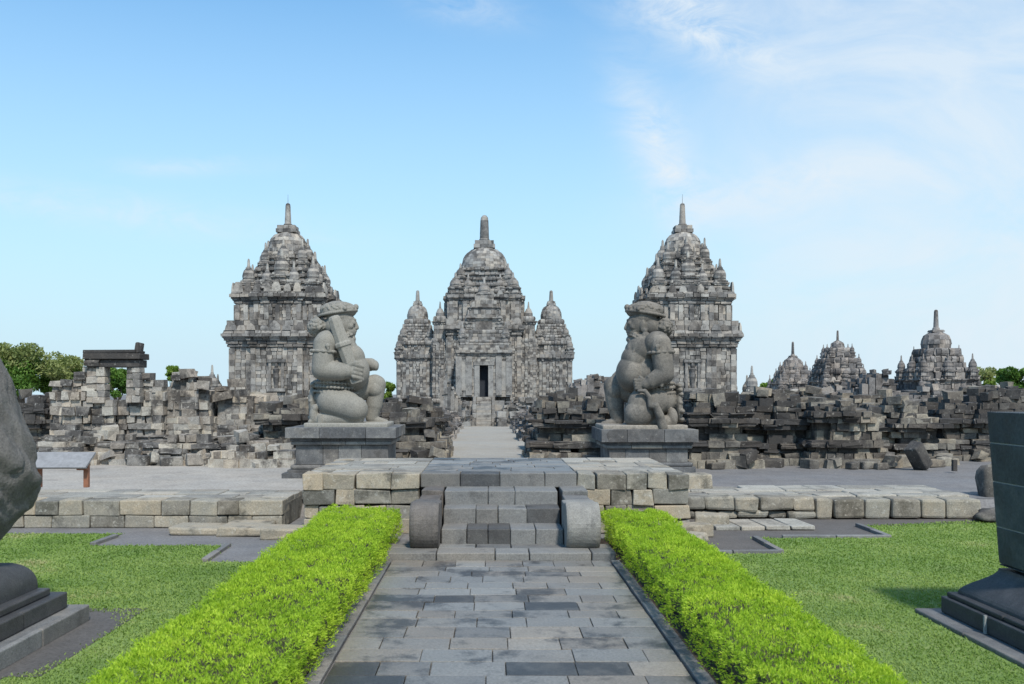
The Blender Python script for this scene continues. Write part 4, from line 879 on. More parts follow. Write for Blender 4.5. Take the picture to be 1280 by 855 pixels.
t = ruin('low dark ruin at the far left edge behind the carved boulder', 12, 62, 27.5, 2.5, [(10, 505), (30, 503), (40, 506), (50, 500), (62, 500)], seed=7, loose=10, tone=(.1, .8)); fin(t)
t = ruin('long low stepped footing before the left ruined walls', 150, 330, 25.4, 1.2, [(150, 556), (200, 552), (250, 548), (300, 552), (330, 556)], mat=M_ruinL, mould=MOULD_HI[:4], seed=8, loose=6, tone=(.1, .9)); fin(t)
t = ruin('low footing of mixed pale and dark blocks under the doorway ruin', 56, 148, 25.6, 1.2, [(56, 548), (80, 545), (110, 550), (148, 546)], mat=M_ruinL, mould=MOULD_HI[:4], seed=9, loose=6, tone=(0, .9)); fin(t)
t = ruin('small reddish block stack left of the left guardian pedestal', 278, 356, 24.6, 1.0, [(278, 578), (290, 566), (300, 560), (356, 558)], mat=M_ruinL, mould=MOULD_HI[:2], seed=10, loose=5, tone=(.3, 1)); fin(t)
# ruins either side of the sandy path
t = ruin('dark ruined base left of the sandy path behind the left guardian', 470, 549, 26.0, 3.0, [(470, 522), (490, 516), (500, 522), (515, 520), (532, 531), (549, 546)], rough=.3, seed=12, loose=14, tone=(0, .75)); fin(t)
t = ruin('dark ruined base right of the sandy path', 669, 775, 26.0, 3.4, [(669, 538), (678, 520), (688, 508), (702, 504), (714, 512), (730, 505), (775, 510)], rough=.3, seed=13, loose=14, tone=(0, .75)); fin(t)
t = ruin('second ruined base along the left side of the sandy path', 468, 551, 33, 4, [(468, 512), (490, 504), (520, 508), (540, 518), (560, 528)], seed=14, loose=14, tone=(0, .8)); fin(t)
t = ruin('second ruined base along the right side of the sandy path', 668, 760, 33, 4, [(660, 525), (680, 508), (700, 502), (730, 498), (760, 500)], seed=15, loose=14, tone=(0, .8)); fin(t)
for i, (Y, l0, l1, r0, r1) in enumerate(((45, 478, 558, 658, 745), (62, 486, 566, 650, 735), (80, 492, 573, 644, 728))):
    w9 = ['third', 'fourth', 'fifth'][i]
    yt = [508, 506, 508][i]
    t = ruin(w9+' ruined base back along the left side of the sandy path', l0, l1, Y, 6, [(l0, yt), ((l0+l1)/2, yt+2), (l1-12, yt+8), (l1, yt+18)], mat=M_dim, seed=16+i, loose=16, blen=.6, ch=.3, jit=.08); fin(t)
    t = ruin(w9+' ruined base back along the right side of the sandy path', r0, r1, Y, 6, [(r0, yt+18), (r0+12, yt+6), ((r0+r1)/2, yt-2), (r1, yt)], mat=M_dim, seed=26+i, loose=16, blen=.6, ch=.3, jit=.08); fin(t)
t = ruin('rubble heap against the left half of the main temple base', 548, 588, 99, 4, [(548, 470), (560, 478), (575, 500), (588, 515)], mat=M_main, mould=(), seed=35, loose=40, blen=.8, ch=.5, jit=.2, name='rubble_heap', cat='rubble'); fin(t)
t = ruin('rubble heap against the right half of the main temple base', 622, 690, 99, 4, [(620, 518), (635, 508), (650, 500), (670, 498), (690, 504)], mat=M_main, mould=(), seed=36, loose=40, blen=.8, ch=.5, jit=.2, name='rubble_heap', cat='rubble'); fin(t)
t = ruin('jagged ruined shrine seen between the main temple and right guardian', 718, 775, 62, 5, [(716, 484), (722, 478), (730, 474), (738, 471), (748, 476), (756, 474), (766, 478), (775, 484)], mat=M_dim, seed=37, loose=20, blen=.5, ch=.32, jit=.10, tone=(.2, 1)); fin(t)
# right group
t = ruin('dark ruin beside the right guardian pedestal', 868, 938, 24.4, 2.6, [(866, 502), (876, 494), (890, 492), (900, 500), (912, 497), (925, 508), (938, 514)], rough=.3, seed=40, loose=14, tone=(0, .95)); fin(t)
t = ruin('broad dark ruined shrine base in the middle of the right-hand ruins', 930, 1030, 25.6, 3, [(930, 512), (945, 503), (960, 498), (980, 500), (1000, 503), (1010, 512), (1030, 518)], rough=.35, seed=41, loose=18, tone=(0, .9)); fin(t)
t = ruin('collapsed ruin with pale lower blocks right of the broad ruined base', 1020, 1108, 24.6, 2.8, [(1018, 528), (1030, 512), (1042, 506), (1055, 512), (1075, 520), (1090, 528), (1108, 540)], rough=.4, seed=42, loose=18, tone=(0, 1)); fin(t)
t = ruin('pale block ruin left of the dark block on the black plinth', 1096, 1180, 25.6, 2.8, [(1096, 532), (1112, 520), (1124, 508), (1140, 512), (1160, 524), (1180, 530)], rough=.4, seed=43, loose=14, tone=(.1, 1)); fin(t)
t = ruin('dark ruined shrine partly behind the dark block at the right edge', 1180, 1320, 27, 4, [(1180, 512), (1195, 502), (1210, 496), (1230, 497), (1250, 491), (1285, 493), (1320, 497)], rough=.3, seed=44, loose=14, tone=(0, .6)); fin(t)
for i, (a, b, Y, h, tp, w9) in enumerate(((860, 950, 31, 0, 492, 'upper ruin directly right of the right temple'), (940, 1040, 33, 0, 489, 'ruined row behind the broad right-hand base'), (1035, 1130, 32, 0, 492, 'ruined row behind the collapsed ruin'), (1125, 1230, 34, 0, 487, 'ruined row below the large domed shrine'), (1225, 1330, 36, 0, 483, 'ruined row at the far right edge'))):
    t = ruin(w9, a, b, Y, 4, [(a, tp+10), (a+15, tp+5), (a+30, tp+9), ((a+b)/2, tp+R(2, 6)), (b-30, tp+8), (b-12, tp+4), (b, tp+10)], rough=.28, seed=50+i, loose=16, tone=(.1, 1), mat=M_ruin if i != 3 else M_dim); fin(t)
t = ruin('ruined shrine with a crumbling pyramid roof between two standing shrines', 1078, 1134, 58, 5, [(1078, 487), (1086, 478), (1092, 467), (1106, 464), (1114, 470), (1122, 478), (1134, 488)], mat=M_dim, seed=60, loose=18, blen=.5, ch=.3, jit=.09); fin(t)
for i, (a, b, Y, tp) in enumerate(((245, 330, 40, 498), (1130, 1290, 48, 486), (935, 1070, 50, 486), (20, 110, 36, 503))):
    t = ruin(['ruined base behind the pale wall below the left temple', 'distant ruined row on the far right', 'distant ruined row below the two smaller shrines', 'distant ruined row behind the far left ruin'][i], a, b, Y, 5, [(a, tp+7), ((a+b)/2, tp+4), (b, tp+6)], mat=M_dim, rough=.25, seed=70+i, loose=14, blen=.5, ch=.3, jit=.08); fin(t)
# a sculpted round stone on the ruin beside the right temple
def blob(name, mat, c, r, seed, sub=3, amp=.12, parent=None, fr=1.5, squash=1):
    bm = bmesh.new(); bmesh.ops.create_icosphere(bm, subdivisions=sub, radius=1)
    for v in bm.verts:
        n = v.co.normalized(); d = 1+amp*noise.noise(n*fr+Vector((seed, 0, 0)))*2+amp*.5*noise.noise(n*fr*3+Vector((seed, 3, 0)))
        v.co = Vector((n.x*r[0]*d, n.y*r[1]*d, n.z*r[2]*d))
    me = bpy.data.meshes.new(name); bm.to_mesh(me); bm.free(); a = me.attributes.new('tone', 'FLOAT', 'FACE'); a.data.foreach_set('value', [.5]*len(me.polygons))
    me.polygons.foreach_set('use_smooth', [True]*len(me.polygons)); me.materials.append(mat)
    o = bpy.data.objects.new(name, me); COL.objects.link(o); o.location = c; 
    if parent: o.parent = parent
    return o
# fallen blocks at the foot of the ruins
random.seed(99); made = {}
spots = [(p, Y) for p, Y in ((895, 23.9), (1012, 24.2), (1066, 23.9), (1085, 24.0), (1128, 24.6), (1150, 24.9), (1166, 24.6), (965, 24.6), (940, 24.3), (1180, 25), (1100, 23.9))]
for i, (p, Y) in enumerate(spots):
    x = PX(p, Y); w_, d_, h_ = R(.25, .6), R(.25, .45), R(.15, .32); zz = gz(Y)-.01; mb = MB()
    mb.box(x-w_/2, x+w_/2, Y-d_/2, Y+d_/2, zz, zz+h_, R(.2, 1), j=.03, rot=R(-.5, .5)); o = mb.build('fallen_block', M_ruin, loc=(x, Y, zz), bevel=.03)
    settag(o, 'squared grey stone block lying at the foot of the right-hand ruins', 'stone block', 'fallen blocks before the right ruins')
for i, p in enumerate((72, 98, 175, 214, 247, 268)):
    Y = 25.0; x = PX(p, Y); w_, d_, h_ = R(.35, .7), R(.3, .5), R(.18, .34); mb = MB()
    mb.box(x-w_/2, x+w_/2, Y-d_/2, Y+d_/2, .3, .3+h_, R(.3, 1), j=.03, rot=R(-.5, .5)); o = mb.build('fallen_block', M_ruinL, loc=(x, Y, .3), bevel=.03)
    settag(o, 'pale stone block lying at the foot of the left-hand ruins', 'stone block', 'fallen blocks before the left ruins')
mb = MB(); Y = 23.6
x = PX(1148, Y); mb.box(x-.16, x+.16, Y-.2, Y+.2, .30, 1.0, .25, j=.06, rot=.3, tilt=-.6); o = mb.build('leaning_stone', M_ruin, loc=(x, Y, .34), bevel=.05); settag(o, 'dark long carved stone leaning at the front of the right-hand ruins', 'stone')
mb = MB(); x = PX(1193, 22.8); mb.box(x-.05, x+.05, 22.75, 22.85, .34, .62, .4); o = mb.build('short_post', M_ruin, loc=(x, 22.8, .34)); settag(o, 'tiny dark post standing on the gravel before the right ruins', 'post')
# rough stones at the end of the right terrace
for i, (p, Y, r_, lab) in enumerate(((1246, 17.8, (.32, .4, .62), 'tall brownish rough stone at the right end of the terrace'), (1244, 16.3, (.34, .3, .15), 'low brown rough stone by the right end of the terrace'))):
    o = blob('rough_stone', M_soil if i == 9 else M_beige if i == 5 else M_ruin, (PX(p, Y), Y, r_[2]*.7), r_, 10+i, amp=.2); settag(o, lab, 'stone')
# ------------------------------------------------------------------ pedestals and guardians
def pedestal(label, px0, px1, Y, z0, ztop, zcapb, depth, extra_step):
    x0, x1 = PX(px0, Y), PX(px1, Y); t = thing('statue_pedestal', label, 'pedestal', ((x0+x1)/2, Y+depth/2, z0))
    y0, y1 = Y, Y+depth; H = zcapb-z0
    def ring(off, za, zb, kd='flat', blen=.6, tone=(0, 1), nm='dado'):
        mb = MB(); P = rect(x0+off, x1-off, y0+off, y1-off); core(mb, rect(x0+off+.05, x1-off-.05, y0+off+.05, y1-off-.05), za, zb-.004)
        course(mb, P, za, zb, blen, .006, .3, kd, tone=tone, gap=.003); return mb.build(nm, M_ped, t, bevel=.008)
    ring(0, zcapb, ztop, blen=.75, tone=(.0, .75), nm='cap'); ring(.10, zcapb-.07, zcapb, 'flat', tone=(0, .4), nm='moulding'); ring(.13, zcapb-.16, zcapb-.07, 'round', tone=(.7, 1), nm='moulding')
    zb = z0+.32*(H/1.0 if extra_step else .75)
    ring(.21, zb, zcapb-.16, blen=.5, tone=(.15, .8), nm='dado'); ring(.12, zb-.1, zb, 'round', tone=(.1, .6), nm='base'); ring(.05, z0-.05, zb-.1, blen=.7, tone=(.1, .5), nm='base')
    if extra_step: ring(-.06, z0-.05, z0+.12, blen=.8, tone=(.1, .6), nm='base')
    fin(t)
PLY, PRY = 21.3, 22.2
pedestal('dark moulded stone pedestal under the left kneeling guardian', 356, 495, PLY, .304, PZ(534.5, PLY), PZ(548, PLY), 2.3, True)
pedestal('dark moulded stone pedestal under the right kneeling guardian', 752, 873, PRY, .35, PZ(537, PRY), PZ(553, PRY), 2.2, False)
def guardian(name, label, oX, oY, oZ, s, facing, mat, dx, right, seed):
    random.seed(seed)
    t = thing(name, label, 'statue', (oX, oY, oZ))
    sv = s*259
    def P(zx, zy, v): return Vector(((zx-260)*s*facing, -v, (830-zy)*s))
    def ell(bm, c, r, rot=None, sub=3):
        sub = 4 if min(r) > .2 else sub
        m = Matrix.Translation(c)
        if rot: m = m @ Euler(rot).to_matrix().to_4x4()
        m = m @ Matrix.Diagonal((*r, 1)); bmesh.ops.create_icosphere(bm, subdivisions=sub, radius=1, matrix=m)
    def cap(bm, a, ra, b, rb, n=14, flat=1.0):
        k = max(4, int((b-a).length/min(ra, rb)*4.5)+2)
        for i in range(k):
            tt = i/(k-1); bmesh.ops.create_icosphere(bm, subdivisions=3 if ra > .12 else 2, radius=ra+(rb-ra)*tt, matrix=Matrix.Translation(a.lerp(b, tt)))
    def tor(bm, c, ru, rv, tube, tilt=0, n=36, a0=0, a1=360, tiltv=0, twist=0):
        """ring in the horizontal plane round c, tilted about the side axis"""
        prev = None
        for i in range(n+1):
            a = math.radians(a0+(a1-a0)*i/n); p = Vector((ru*math.cos(a), rv*math.sin(a), 0)); p.rotate(Euler((tiltv, -tilt*facing, 0)))
            p = Vector((p.x, p.y, p.z))+c
            bmesh.ops.create_icosphere(bm, subdivisions=2, radius=tube*(1+(.35*math.sin(i*1.9) if twist else 0)), matrix=Matrix.Translation(p))
    def finish(bm, nm, parent, vox=None, sm=3, tonev=.5):
        me = bpy.data.meshes.new(nm); bm.to_mesh(me); bm.free(); me.materials.append(mat)
        a = me.attributes.new('tone', 'FLOAT', 'FACE'); a.data.foreach_set('value', [tonev]*len(me.polygons))
        me.polygons.foreach_set('use_smooth', [True]*len(me.polygons))
        o = bpy.data.objects.new(nm, me); COL.objects.link(o); o.parent = parent
        if vox:
            r = o.modifiers.new('remesh', 'REMESH'); r.mode = 'VOXEL'; r.voxel_size = vox; r.use_smooth_shade = True
            q = o.modifiers.new('smooth', 'SMOOTH'); q.iterations = sm; q.factor = .5
        return o
    D = dx
    bm = bmesh.new(); E = lambda zx, zy, v, rx, rz, ry, rot=None: ell(bm, P(zx, zy, v), (rx*s, ry*s, rz*s), rot)
    C = lambda a, ra, b, rb: cap(bm, P(*a), ra*s, P(*b), rb*s)
    V = lambda q: q*s     # depth given in zoom px too
    def c3(zx, zy, vpx): return (zx, zy, vpx*s)
    # trunk
    E(190, 660, 0, 125, 105, 150); E(300+D*.6, 490, 0, 112, 122, 128); E(225+D*.7, 480, 0, 115, 130, 135); E(225+D, 345, 0, 105, 110, 135); E(255+D, 350, 35*s, 80, 75, 60); E(255+D, 350, -35*s, 80, 75, 60)
    E(190+D*.5, 570, 0, 125, 70, 140)
    E(285+D*.55, 405, 0, 98, 95, 118)
    C(c3(225+D, 290, 0), 62, c3(245+D, 230, 0), 58)
    # head
    E(250+D, 190, 0, 74, 84, 74); E(275+D, 235, 0, 52, 45, 58); E(225+D, 150, 0, 85, 60, 78)
    C(c3(318+D, 172, 0), 11, c3(331+D, 212, 0), 15); E(326+D, 216, 9*s, 11, 9, 9); E(326+D, 216, -9*s, 11, 9, 9)
    for q in (-1, 1):
        C(c3(318+D, 162, q*12), 10, c3(292+D, 160, q*48), 9); E(308+D, 182, q*30*s, 15, 14, 17)
        C(c3(322+D, 234, q*6), 10, c3(290+D, 236, q*46), 10); C(c3(290+D, 236, q*46), 10, c3(268+D, 222, q*58), 8)
        E(290+D, 205, q*42*s, 26, 24, 22)
        E(238+D, 205, q*74*s, 20, 38, 12); E(222+D, 262, q*82*s, 26, 24, 18); E(226+D, 232, q*80*s, 14, 16, 14)
    C(c3(316+D, 250, -16), 9, c3(316+D, 250, 16), 9); C(c3(312+D, 262, -12), 8, c3(312+D, 262, 12), 8); E(306+D, 282, 0, 20, 18, 28); E(312+D, 296, 0, 12, 12, 16)
    # hair
    E(195+D*.9, 205, 0, 70, 70, 80)
    bx = 88+D*1.0 if not right else 150
    E(bx, 208, 0, 60, 60, 82)
    for k in range(150):
        th, ph = R(0, 6.28), math.acos(R(-1, 1)); E(bx+61*math.sin(ph)*math.cos(th), 208+61*math.cos(ph), 83*math.sin(ph)*math.sin(th)*s, 9, 9, 9)
    # near arm (towards the viewer) and far arm
    sx = 150+D*.9
    E(sx+15, 310, 120*s, 76, 74, 62)
    if not right:
        C(c3(sx, 320, 138), 66, c3(145, 470, 158), 68); C(c3(145, 480, 158), 68, c3(255, 492, 150), 56); C(c3(255, 492, 150), 52, c3(295, 490, 148), 48)
        E(325, 485, 150*s, 52, 44, 34)
        for k in range(4): # fingers closed round the club
            C(c3(352-k*5, 452+k*24, 172), 15, c3(384-k*4, 462+k*24, 140), 15); C(c3(384-k*4, 462+k*24, 140), 14, c3(362-k*4, 476+k*22, 100), 13)
        C(c3(318, 450, 165), 17, c3(352, 438, 172), 15)
        # far hand resting over the near hand / knee
        E(350, 540, 115*s, 44, 26, 34)
        for k in range(3): C(c3(318+k*4, 545+k*9, 150), 11, c3(375, 530+k*10, 140), 11)
        C(c3(200, 330, -138), 62, c3(300, 450, -175), 58); C(c3(300, 450, -175), 54, c3(400, 440, -140), 42); E(420, 445, -125*s, 36, 36, 34); E(437, 452, -112*s, 20, 30, 22)
    else:
        C(c3(sx, 320, 142), 66, c3(172, 480, 170), 60); C(c3(172, 500, 172), 60, c3(250, 545, 178), 46); C(c3(250, 545, 178), 42, c3(285, 562, 176), 36)
        E(312, 565, 172*s, 40, 34, 24)
        for k in range(4): C(c3(318, 538+k*17, 188), 11, c3(350-k*3, 535+k*17, 178), 11); C(c3(350-k*3, 535+k*17, 178), 10, c3(352-k*3, 540+k*17, 152), 9)
        C(c3(296, 540, 186), 13, c3(318, 518, 186), 11)
        C(c3(240, 330, -138), 62, c3(320, 450, -175), 55); C(c3(320, 450, -175), 52, c3(410, 520, -140), 40); E(430, 540, -125*s, 36, 30, 34)
        # snake armlet round the wrist
        for k in range(12): a = k/11; E(232+40*math.sin(a*5), 500+70*a, (205-8*a)*s, 12, 12, 12)
    # near kneeling leg
    if not right:
        C(c3(190, 680, 95), 92, c3(335, 725, 125), 84); E(260, 700, 110*s, 120, 95, 75); C(c3(345, 775, 120), 52, c3(120, 790, 115), 42); E(82, 768, 112*s, 30, 62, 42); E(90, 720, 108*s, 22, 30, 38)
        for k in range(5): E(64, 800-k*0, (80+k*16)*s, 14, 14, 9)
    else:
        C(c3(215, 660, 95), 88, c3(320, 740, 130), 88); E(300, 700, 125*s, 88, 118, 78); C(c3(330, 790, 120), 42, c3(150, 790, 115), 42); E(112, 765, 112*s, 34, 62, 42); E(330, 770, 128*s, 76, 58, 70)
    # far leg, knee up
    C(c3(240, 640, -90), 88, c3(430, 565, -118), 62); C(c3(440, 570, -118), 62, c3(425, 700, -115), 54); C(c3(425, 700, -115), 52, c3(410, 780, -112), 40); C(c3(410, 795, -112), 34, c3(505, 812, -112), 18)
    E(430, 600, -100*s, 55, 60, 60)
    for k in range(5): E(508+R(-4, 4), 818, (-138+k*13)*s, 14, 10, 8)
    # hip cloth folds, back drape
    for k, (zy, ru) in enumerate(((560, 128), (588, 132), (618, 136))): tor(bm, P(195+D*.4, zy, 0), ru*s, 152*s, 11*s, tilt=-.06)
    for k in range(9): E(62-k*2+R(-5, 5), 570+k*26, R(-30, 60)*s, 22, 18, 50)
    E(62, 690, 0, 30, 120, 100)
    tor(bm, P(238+D, 282, 0), 74*s, 86*s, 10*s, tilt=.55, n=40); tor(bm, P(246+D, 300, 0), 82*s, 92*s, 6*s, tilt=.6, n=44, twist=1)
    for q in (-1, 1): E(312+D, 184, q*30*s, 17, 16, 19)
    if not right:
        tor(bm, P(262, 492, 150*s), 10*s, 10*s, 1*s, n=4)
        for k in range(3): E(120+k*8, 792-k*2, 158*s, 8, 40, 8)
    body = finish(bm, 'body', t, .013, 9)
    # plinth slab carved with the figure
    bm = bmesh.new(); x0, x1 = P(35, 0, 0).x, P(545, 0, 0).x
    bmesh.ops.create_cube(bm, size=1, matrix=Matrix.Translation(((x0+x1)/2, 0, 6*s)) @ Matrix.Diagonal((abs(x1-x0), 400*s, 36*s, 1)))
    o = finish(bm, 'base_slab', t); b = o.modifiers.new('bevel', 'BEVEL'); b.width = .03; b.segments = 2
    # headdress
    bm = bmesh.new(); E = lambda zx, zy, v, rx, rz, ry, rot=None: ell(bm, P(zx, zy, v), (rx*s, ry*s, rz*s), rot)
    hx = 215+D
    E(hx, 106, 0, 116, 56, 86); E(hx-4, 88, 0, 86, 46, 68)
    tor(bm, P(hx-4, 122, 0), 119*s, 88*s, 10*s, tilt=.15, n=60)
    for k in range(5): tor(bm, P(hx-3, 106-k*12, 0), (104-k*17)*s, (86-k*13)*s, 6*s, tilt=.12, n=50)
    E(325+D, 82, 0, 18, 20, 22)
    for k in range(130):
        th, ph = R(0, 6.28), math.acos(R(.05, 1)); E(hx+112*math.sin(ph)*math.cos(th), 104-52*math.cos(ph), 86*math.sin(ph)*math.sin(th)*s, 9, 8, 9)
    for q in (-1, 1): E(312+D, 90, q*40*s, 13, 15, 13); E(270+D, 98, q*84*s, 12, 14, 12)
    finish(bm, 'headdress', t, .014, 1, .4)
    # armlet
    bm = bmesh.new(); E = lambda zx, zy, v, rx, rz, ry, rot=None: ell(bm, P(zx, zy, v), (rx*s, ry*s, rz*s), rot)
    ax = 148+D*.75
    tor(bm, P(ax+(4 if right else 0), 368, 142*s), 74*s, 66*s, 10*s, tilt=-.05, n=44, twist=1)
    E(ax+35, 335, 205*s, 17, 16, 12); E(ax+38, 352, 205*s, 10, 14, 10)
    finish(bm, 'armlet', t, .016, 1)
    if not right:
        # club held upright against the shoulder
        bm = bmesh.new(); a, b_ = P(318, 480, 128*s), P(208, 150, 150*s); d = (b_-a); L = d.length; q = d.to_track_quat('Z', 'Y').to_matrix().to_4x4(); q.translation = a
        prof = [(0, 34), (.02, 40), (.42, 46), (.44, 54), (.50, 54), (.52, 46), (.94, 40), (.985, 34), (1.0, 16)]; n = 8; rings = []
        for h, r_ in prof: rings.append([bm.verts.new(q @ Vector((r_*s*math.cos(2*math.pi*(i+.5)/n), r_*s*math.sin(2*math.pi*(i+.5)/n), h*L))) for i in range(n)])
        for k in range(len(rings)-1):
            for i in range(n): bm.faces.new((rings[k][i], rings[k][(i+1) % n], rings[k+1][(i+1) % n], rings[k+1][i]))
        bm.faces.new(rings[0][::-1]); bm.faces.new(rings[-1]); o = finish(bm, 'club', t); o.data.polygons.foreach_set('use_smooth', [False]*len(o.data.polygons)); bv = o.modifiers.new('bevel', 'BEVEL'); bv.width = .012; bv.segments = 2
    else:
        # sash across the chest and ribbon over the thigh
        bm = bmesh.new()
        pts = [P(262, 268, 84*s), P(300, 300, 104*s), P(335, 350, 92*s), P(362, 400, 80*s), P(388, 460, 50*s)]
        for a, b_ in zip(pts[:-1], pts[1:]): cap(bm, a, 12*s, b_, 12*s)
        finish(bm, 'sash', t, .018, 2)
        bm = bmesh.new()
        pts = [P(330, 600, 205*s), P(295, 600, 212*s), P(268, 640, 214*s), P(262, 690, 214*s), P(232, 690, 214*s), P(205, 750, 205*s), P(185, 815, 190*s)]
        for k, (a, b_) in enumerate(zip(pts[:-1], pts[1:])): cap(bm, a, (10+k*3)*s, b_, (12+k*4)*s)
        finish(bm, 'ribbon', t, .018, 2)
    fin(t)
    return t
guardian('guardian_statue', 'pale grey kneeling stone guardian holding a club, left of the path and facing right', PX(431.5, 22.4), 22.45, PZ(534.5, PLY)+.0, .003872, 1, M_gl, 0, False, 71)
guardian('guardian_statue', 'brownish kneeling stone guardian with a big belly, right of the path and facing left', PX(806, 23.3), 23.3, PZ(537, PRY), .00408, -1, M_gr, 45, True, 72)
# ------------------------------------------------------------------ foreground pieces
# carved boulder-like statue on its dark pedestal, left edge
def boulder():
    t = thing('carved_statue', 'huge dark grey rounded carved stone figure cut off by the left edge', 'statue', (-5.22, 8.5, .73))
    bm = bmesh.new(); bmesh.ops.create_icosphere(bm, subdivisions=6, radius=1)
    # silhouette: half width towards +x as a function of height
    zz = [.78, .87, 1.0, 1.19, 1.49, 1.67, 2.0, 2.37, 2.67, 3.0, 3.35]; xx = [.42, .56, .71, .86, .93, .915, .82, .71, .60, .46, .2]
    for v in bm.verts:
        n = v.co.normalized(); z = .74+(n.z+1)/2*2.65
        rr = math.hypot(n.x, n.y)+1e-6; rad = np.interp(z, zz, xx)*min(1, rr*3.2)
        # front/back slightly flatter with carved grooves
        ang = math.atan2(n.y, n.x)
        g = 0.035*math.sin(z*9+ang*4+3*noise.noise((n.x*2, n.y*2, z*1.2)))*max(0, 1-abs(z-1.5)/.9)
        g += .035*noise.noise((n.x*2.2, n.y*2.2, z*1.6))+.022*noise.noise((n.x*6, n.y*6, z*5))+.018*noise.noise((n.x*18, n.y*18, z*14))
        q = noise.noise((n.x*3.1+7, n.y*3.1, z*2.4+ang)); g -= .055*max(0, 1-abs(q)*9)*max(0, 1-abs(z-1.45)/.8)
        g *= min(1, rr*2)
        v.co = Vector((n.x/rr*(rad+g), n.y/rr*(rad*1.05+g), z-.73))
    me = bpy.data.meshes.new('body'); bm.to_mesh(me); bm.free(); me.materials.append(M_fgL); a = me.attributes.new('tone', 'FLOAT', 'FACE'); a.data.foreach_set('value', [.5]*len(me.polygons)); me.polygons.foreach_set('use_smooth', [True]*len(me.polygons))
    o = bpy.data.objects.new('body', me); COL.objects.link(o); o.parent = t; o.location = (0, 0, 0)
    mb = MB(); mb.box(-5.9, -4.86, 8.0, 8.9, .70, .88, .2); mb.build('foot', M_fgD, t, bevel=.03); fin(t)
boulder()
t = thing('stepped_pedestal', 'dark stepped pedestal under the carved stone figure at the left edge', 'pedestal', (-5.2, 8.2, 0))
def rlayer(x0, x1, y0, y1, za, zb, mat, tone, nm='step', kd='flat', bl=1.1):
    mb = MB(); core(mb, rect(x0+.04, x1-.04, y0+.04, y1-.04), za, zb-.003); course(mb, rect(x0, x1, y0, y1), za, zb, bl, .004, .5, kd, tone=tone, gap=.004); return mb.build(nm, mat, t, bevel=.012)
rlayer(-6.6, -4.02, 6.9, 9.25, 0, .17, M_kerb, (.3, .9)); rlayer(-6.45, -4.17, 7.05, 9.1, .17, .33, M_fgD, (.2, 1)); 
def ogee(x0, x1, y0, y1, z0, z1, off, mat, nm, convex=False):
    mb = MB(); loops = []
    for i in range(13):
        u = i/12; q = off*(.5-.5*math.cos(u*math.pi))**.75
        qq = off*(1-math.sqrt(max(0, 1-u**2.6))) if convex else off*(3*u*u-2*u**3)
        loops.append([(x0+qq, y0+qq, z0+(z1-z0)*u), (x1-qq, y0+qq, z0+(z1-z0)*u), (x1-qq, y1-qq, z0+(z1-z0)*u), (x0+qq, y1-qq, z0+(z1-z0)*u)])
    mb.loft(loops, .5); return mb.build(nm, mat, t)
rlayer(-6.32, -4.27, 7.2, 8.95, .33, .40, M_fgD, (.2, .8), 'moulding')
ogee(-6.30, -4.38, 7.22, 8.92, .40, .70, .30, M_fgD, 'dado', True); 
mb = MB()
mb.box(-4.31, -4.285, 7.6, 7.615, .40, .52, .7); mb.build('joint', M_mortar, t); fin(t)
# right block and plinth
t = thing('stepped_plinth', 'black stepped plinth with curved moulding at the right edge', 'plinth', (5.6, 8.3, 0))
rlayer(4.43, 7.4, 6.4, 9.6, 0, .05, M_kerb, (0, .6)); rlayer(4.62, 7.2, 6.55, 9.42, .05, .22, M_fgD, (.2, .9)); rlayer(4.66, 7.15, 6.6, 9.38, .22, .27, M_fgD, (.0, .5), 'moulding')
ogee(4.74, 7.1, 6.66, 9.32, .27, .57, .27, M_fgD, 'dado')
mb = MB(); mb.box(4.60, 4.625, 8.55, 8.575, .05, .22, .6); mb.build('joint', M_mortar, t); fin(t)
t = thing('stone_block', 'tall dark blue-grey tapered block of jointed stone on the black plinth', 'stone block', (5.75, 8.4, .56))
zs = [.56, .60, .62, .98, 1.42, 1.80, 2.11]
def oct_(z, ins=0):
    k = (2.11-z)/1.55; a = .08*k+ins; x0, x1, y0, y1, c = 4.92+a, 6.7-a, 7.6+a, 9.15-a, .34
    return [(x0+c, y0, z), (x1-c, y0, z), (x1, y0+c, z), (x1, y1-c, z), (x1-c*.3, y1, z), (x0+c*.15, y1, z), (x0, y1-c*.15, z), (x0, y0+c+.4, z)]
mb = MB(); tones = [.3, .35, .45, .65, .4, .25]
for k in range(len(zs)-1):
    ins = .10 if k == 0 else 0
    mb.loft([oct_(zs[k]+(.006 if k else 0), ins), oct_(zs[k+1]-.006, ins)], tones[k])
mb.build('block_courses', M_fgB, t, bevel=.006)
mb = MB()
for z in zs[3:-1]: mb.loft([oct_(z-.008, .006), oct_(z+.008, .006)], .5)
mb.build('joint', M_mortar, t); fin(t)
# information board, rusty posts
t = thing('information_board', 'low grey board on rusty posts beside the carved figure at left', 'sign', (PX(92, 17.6), 17.6, .465))
zt, zb_ = PZ(565.5, 17.6), PZ(583, 17.6); x0, x1 = PX(40, 17.6), PX(115, 17.6)
mb = MB(); mb.loft([[(x0, 17.35, zb_), (x1-.02, 17.35, zb_), (x1-.02, 17.39, zb_-.03), (x0, 17.39, zb_-.03)], [(x0, 17.75, zt), (x1, 17.75, zt), (x1, 17.79, zt-.03), (x0, 17.79, zt-.03)]], .5); mb.build('board', M_board, t, bevel=.004)
for x in (PX(109, 17.6), x0+.15):
    mb = MB(); mb.box(x-.045, x+.045, 17.53, 17.62, PZ(605, 17.6)-.06, zb_+.06, .5); mb.box(x-.14, x+.05, 17.45, 17.6, zb_-.06, zb_-.02, .5); mb.build('post', M_rust, t, bevel=.005)
fin(t)
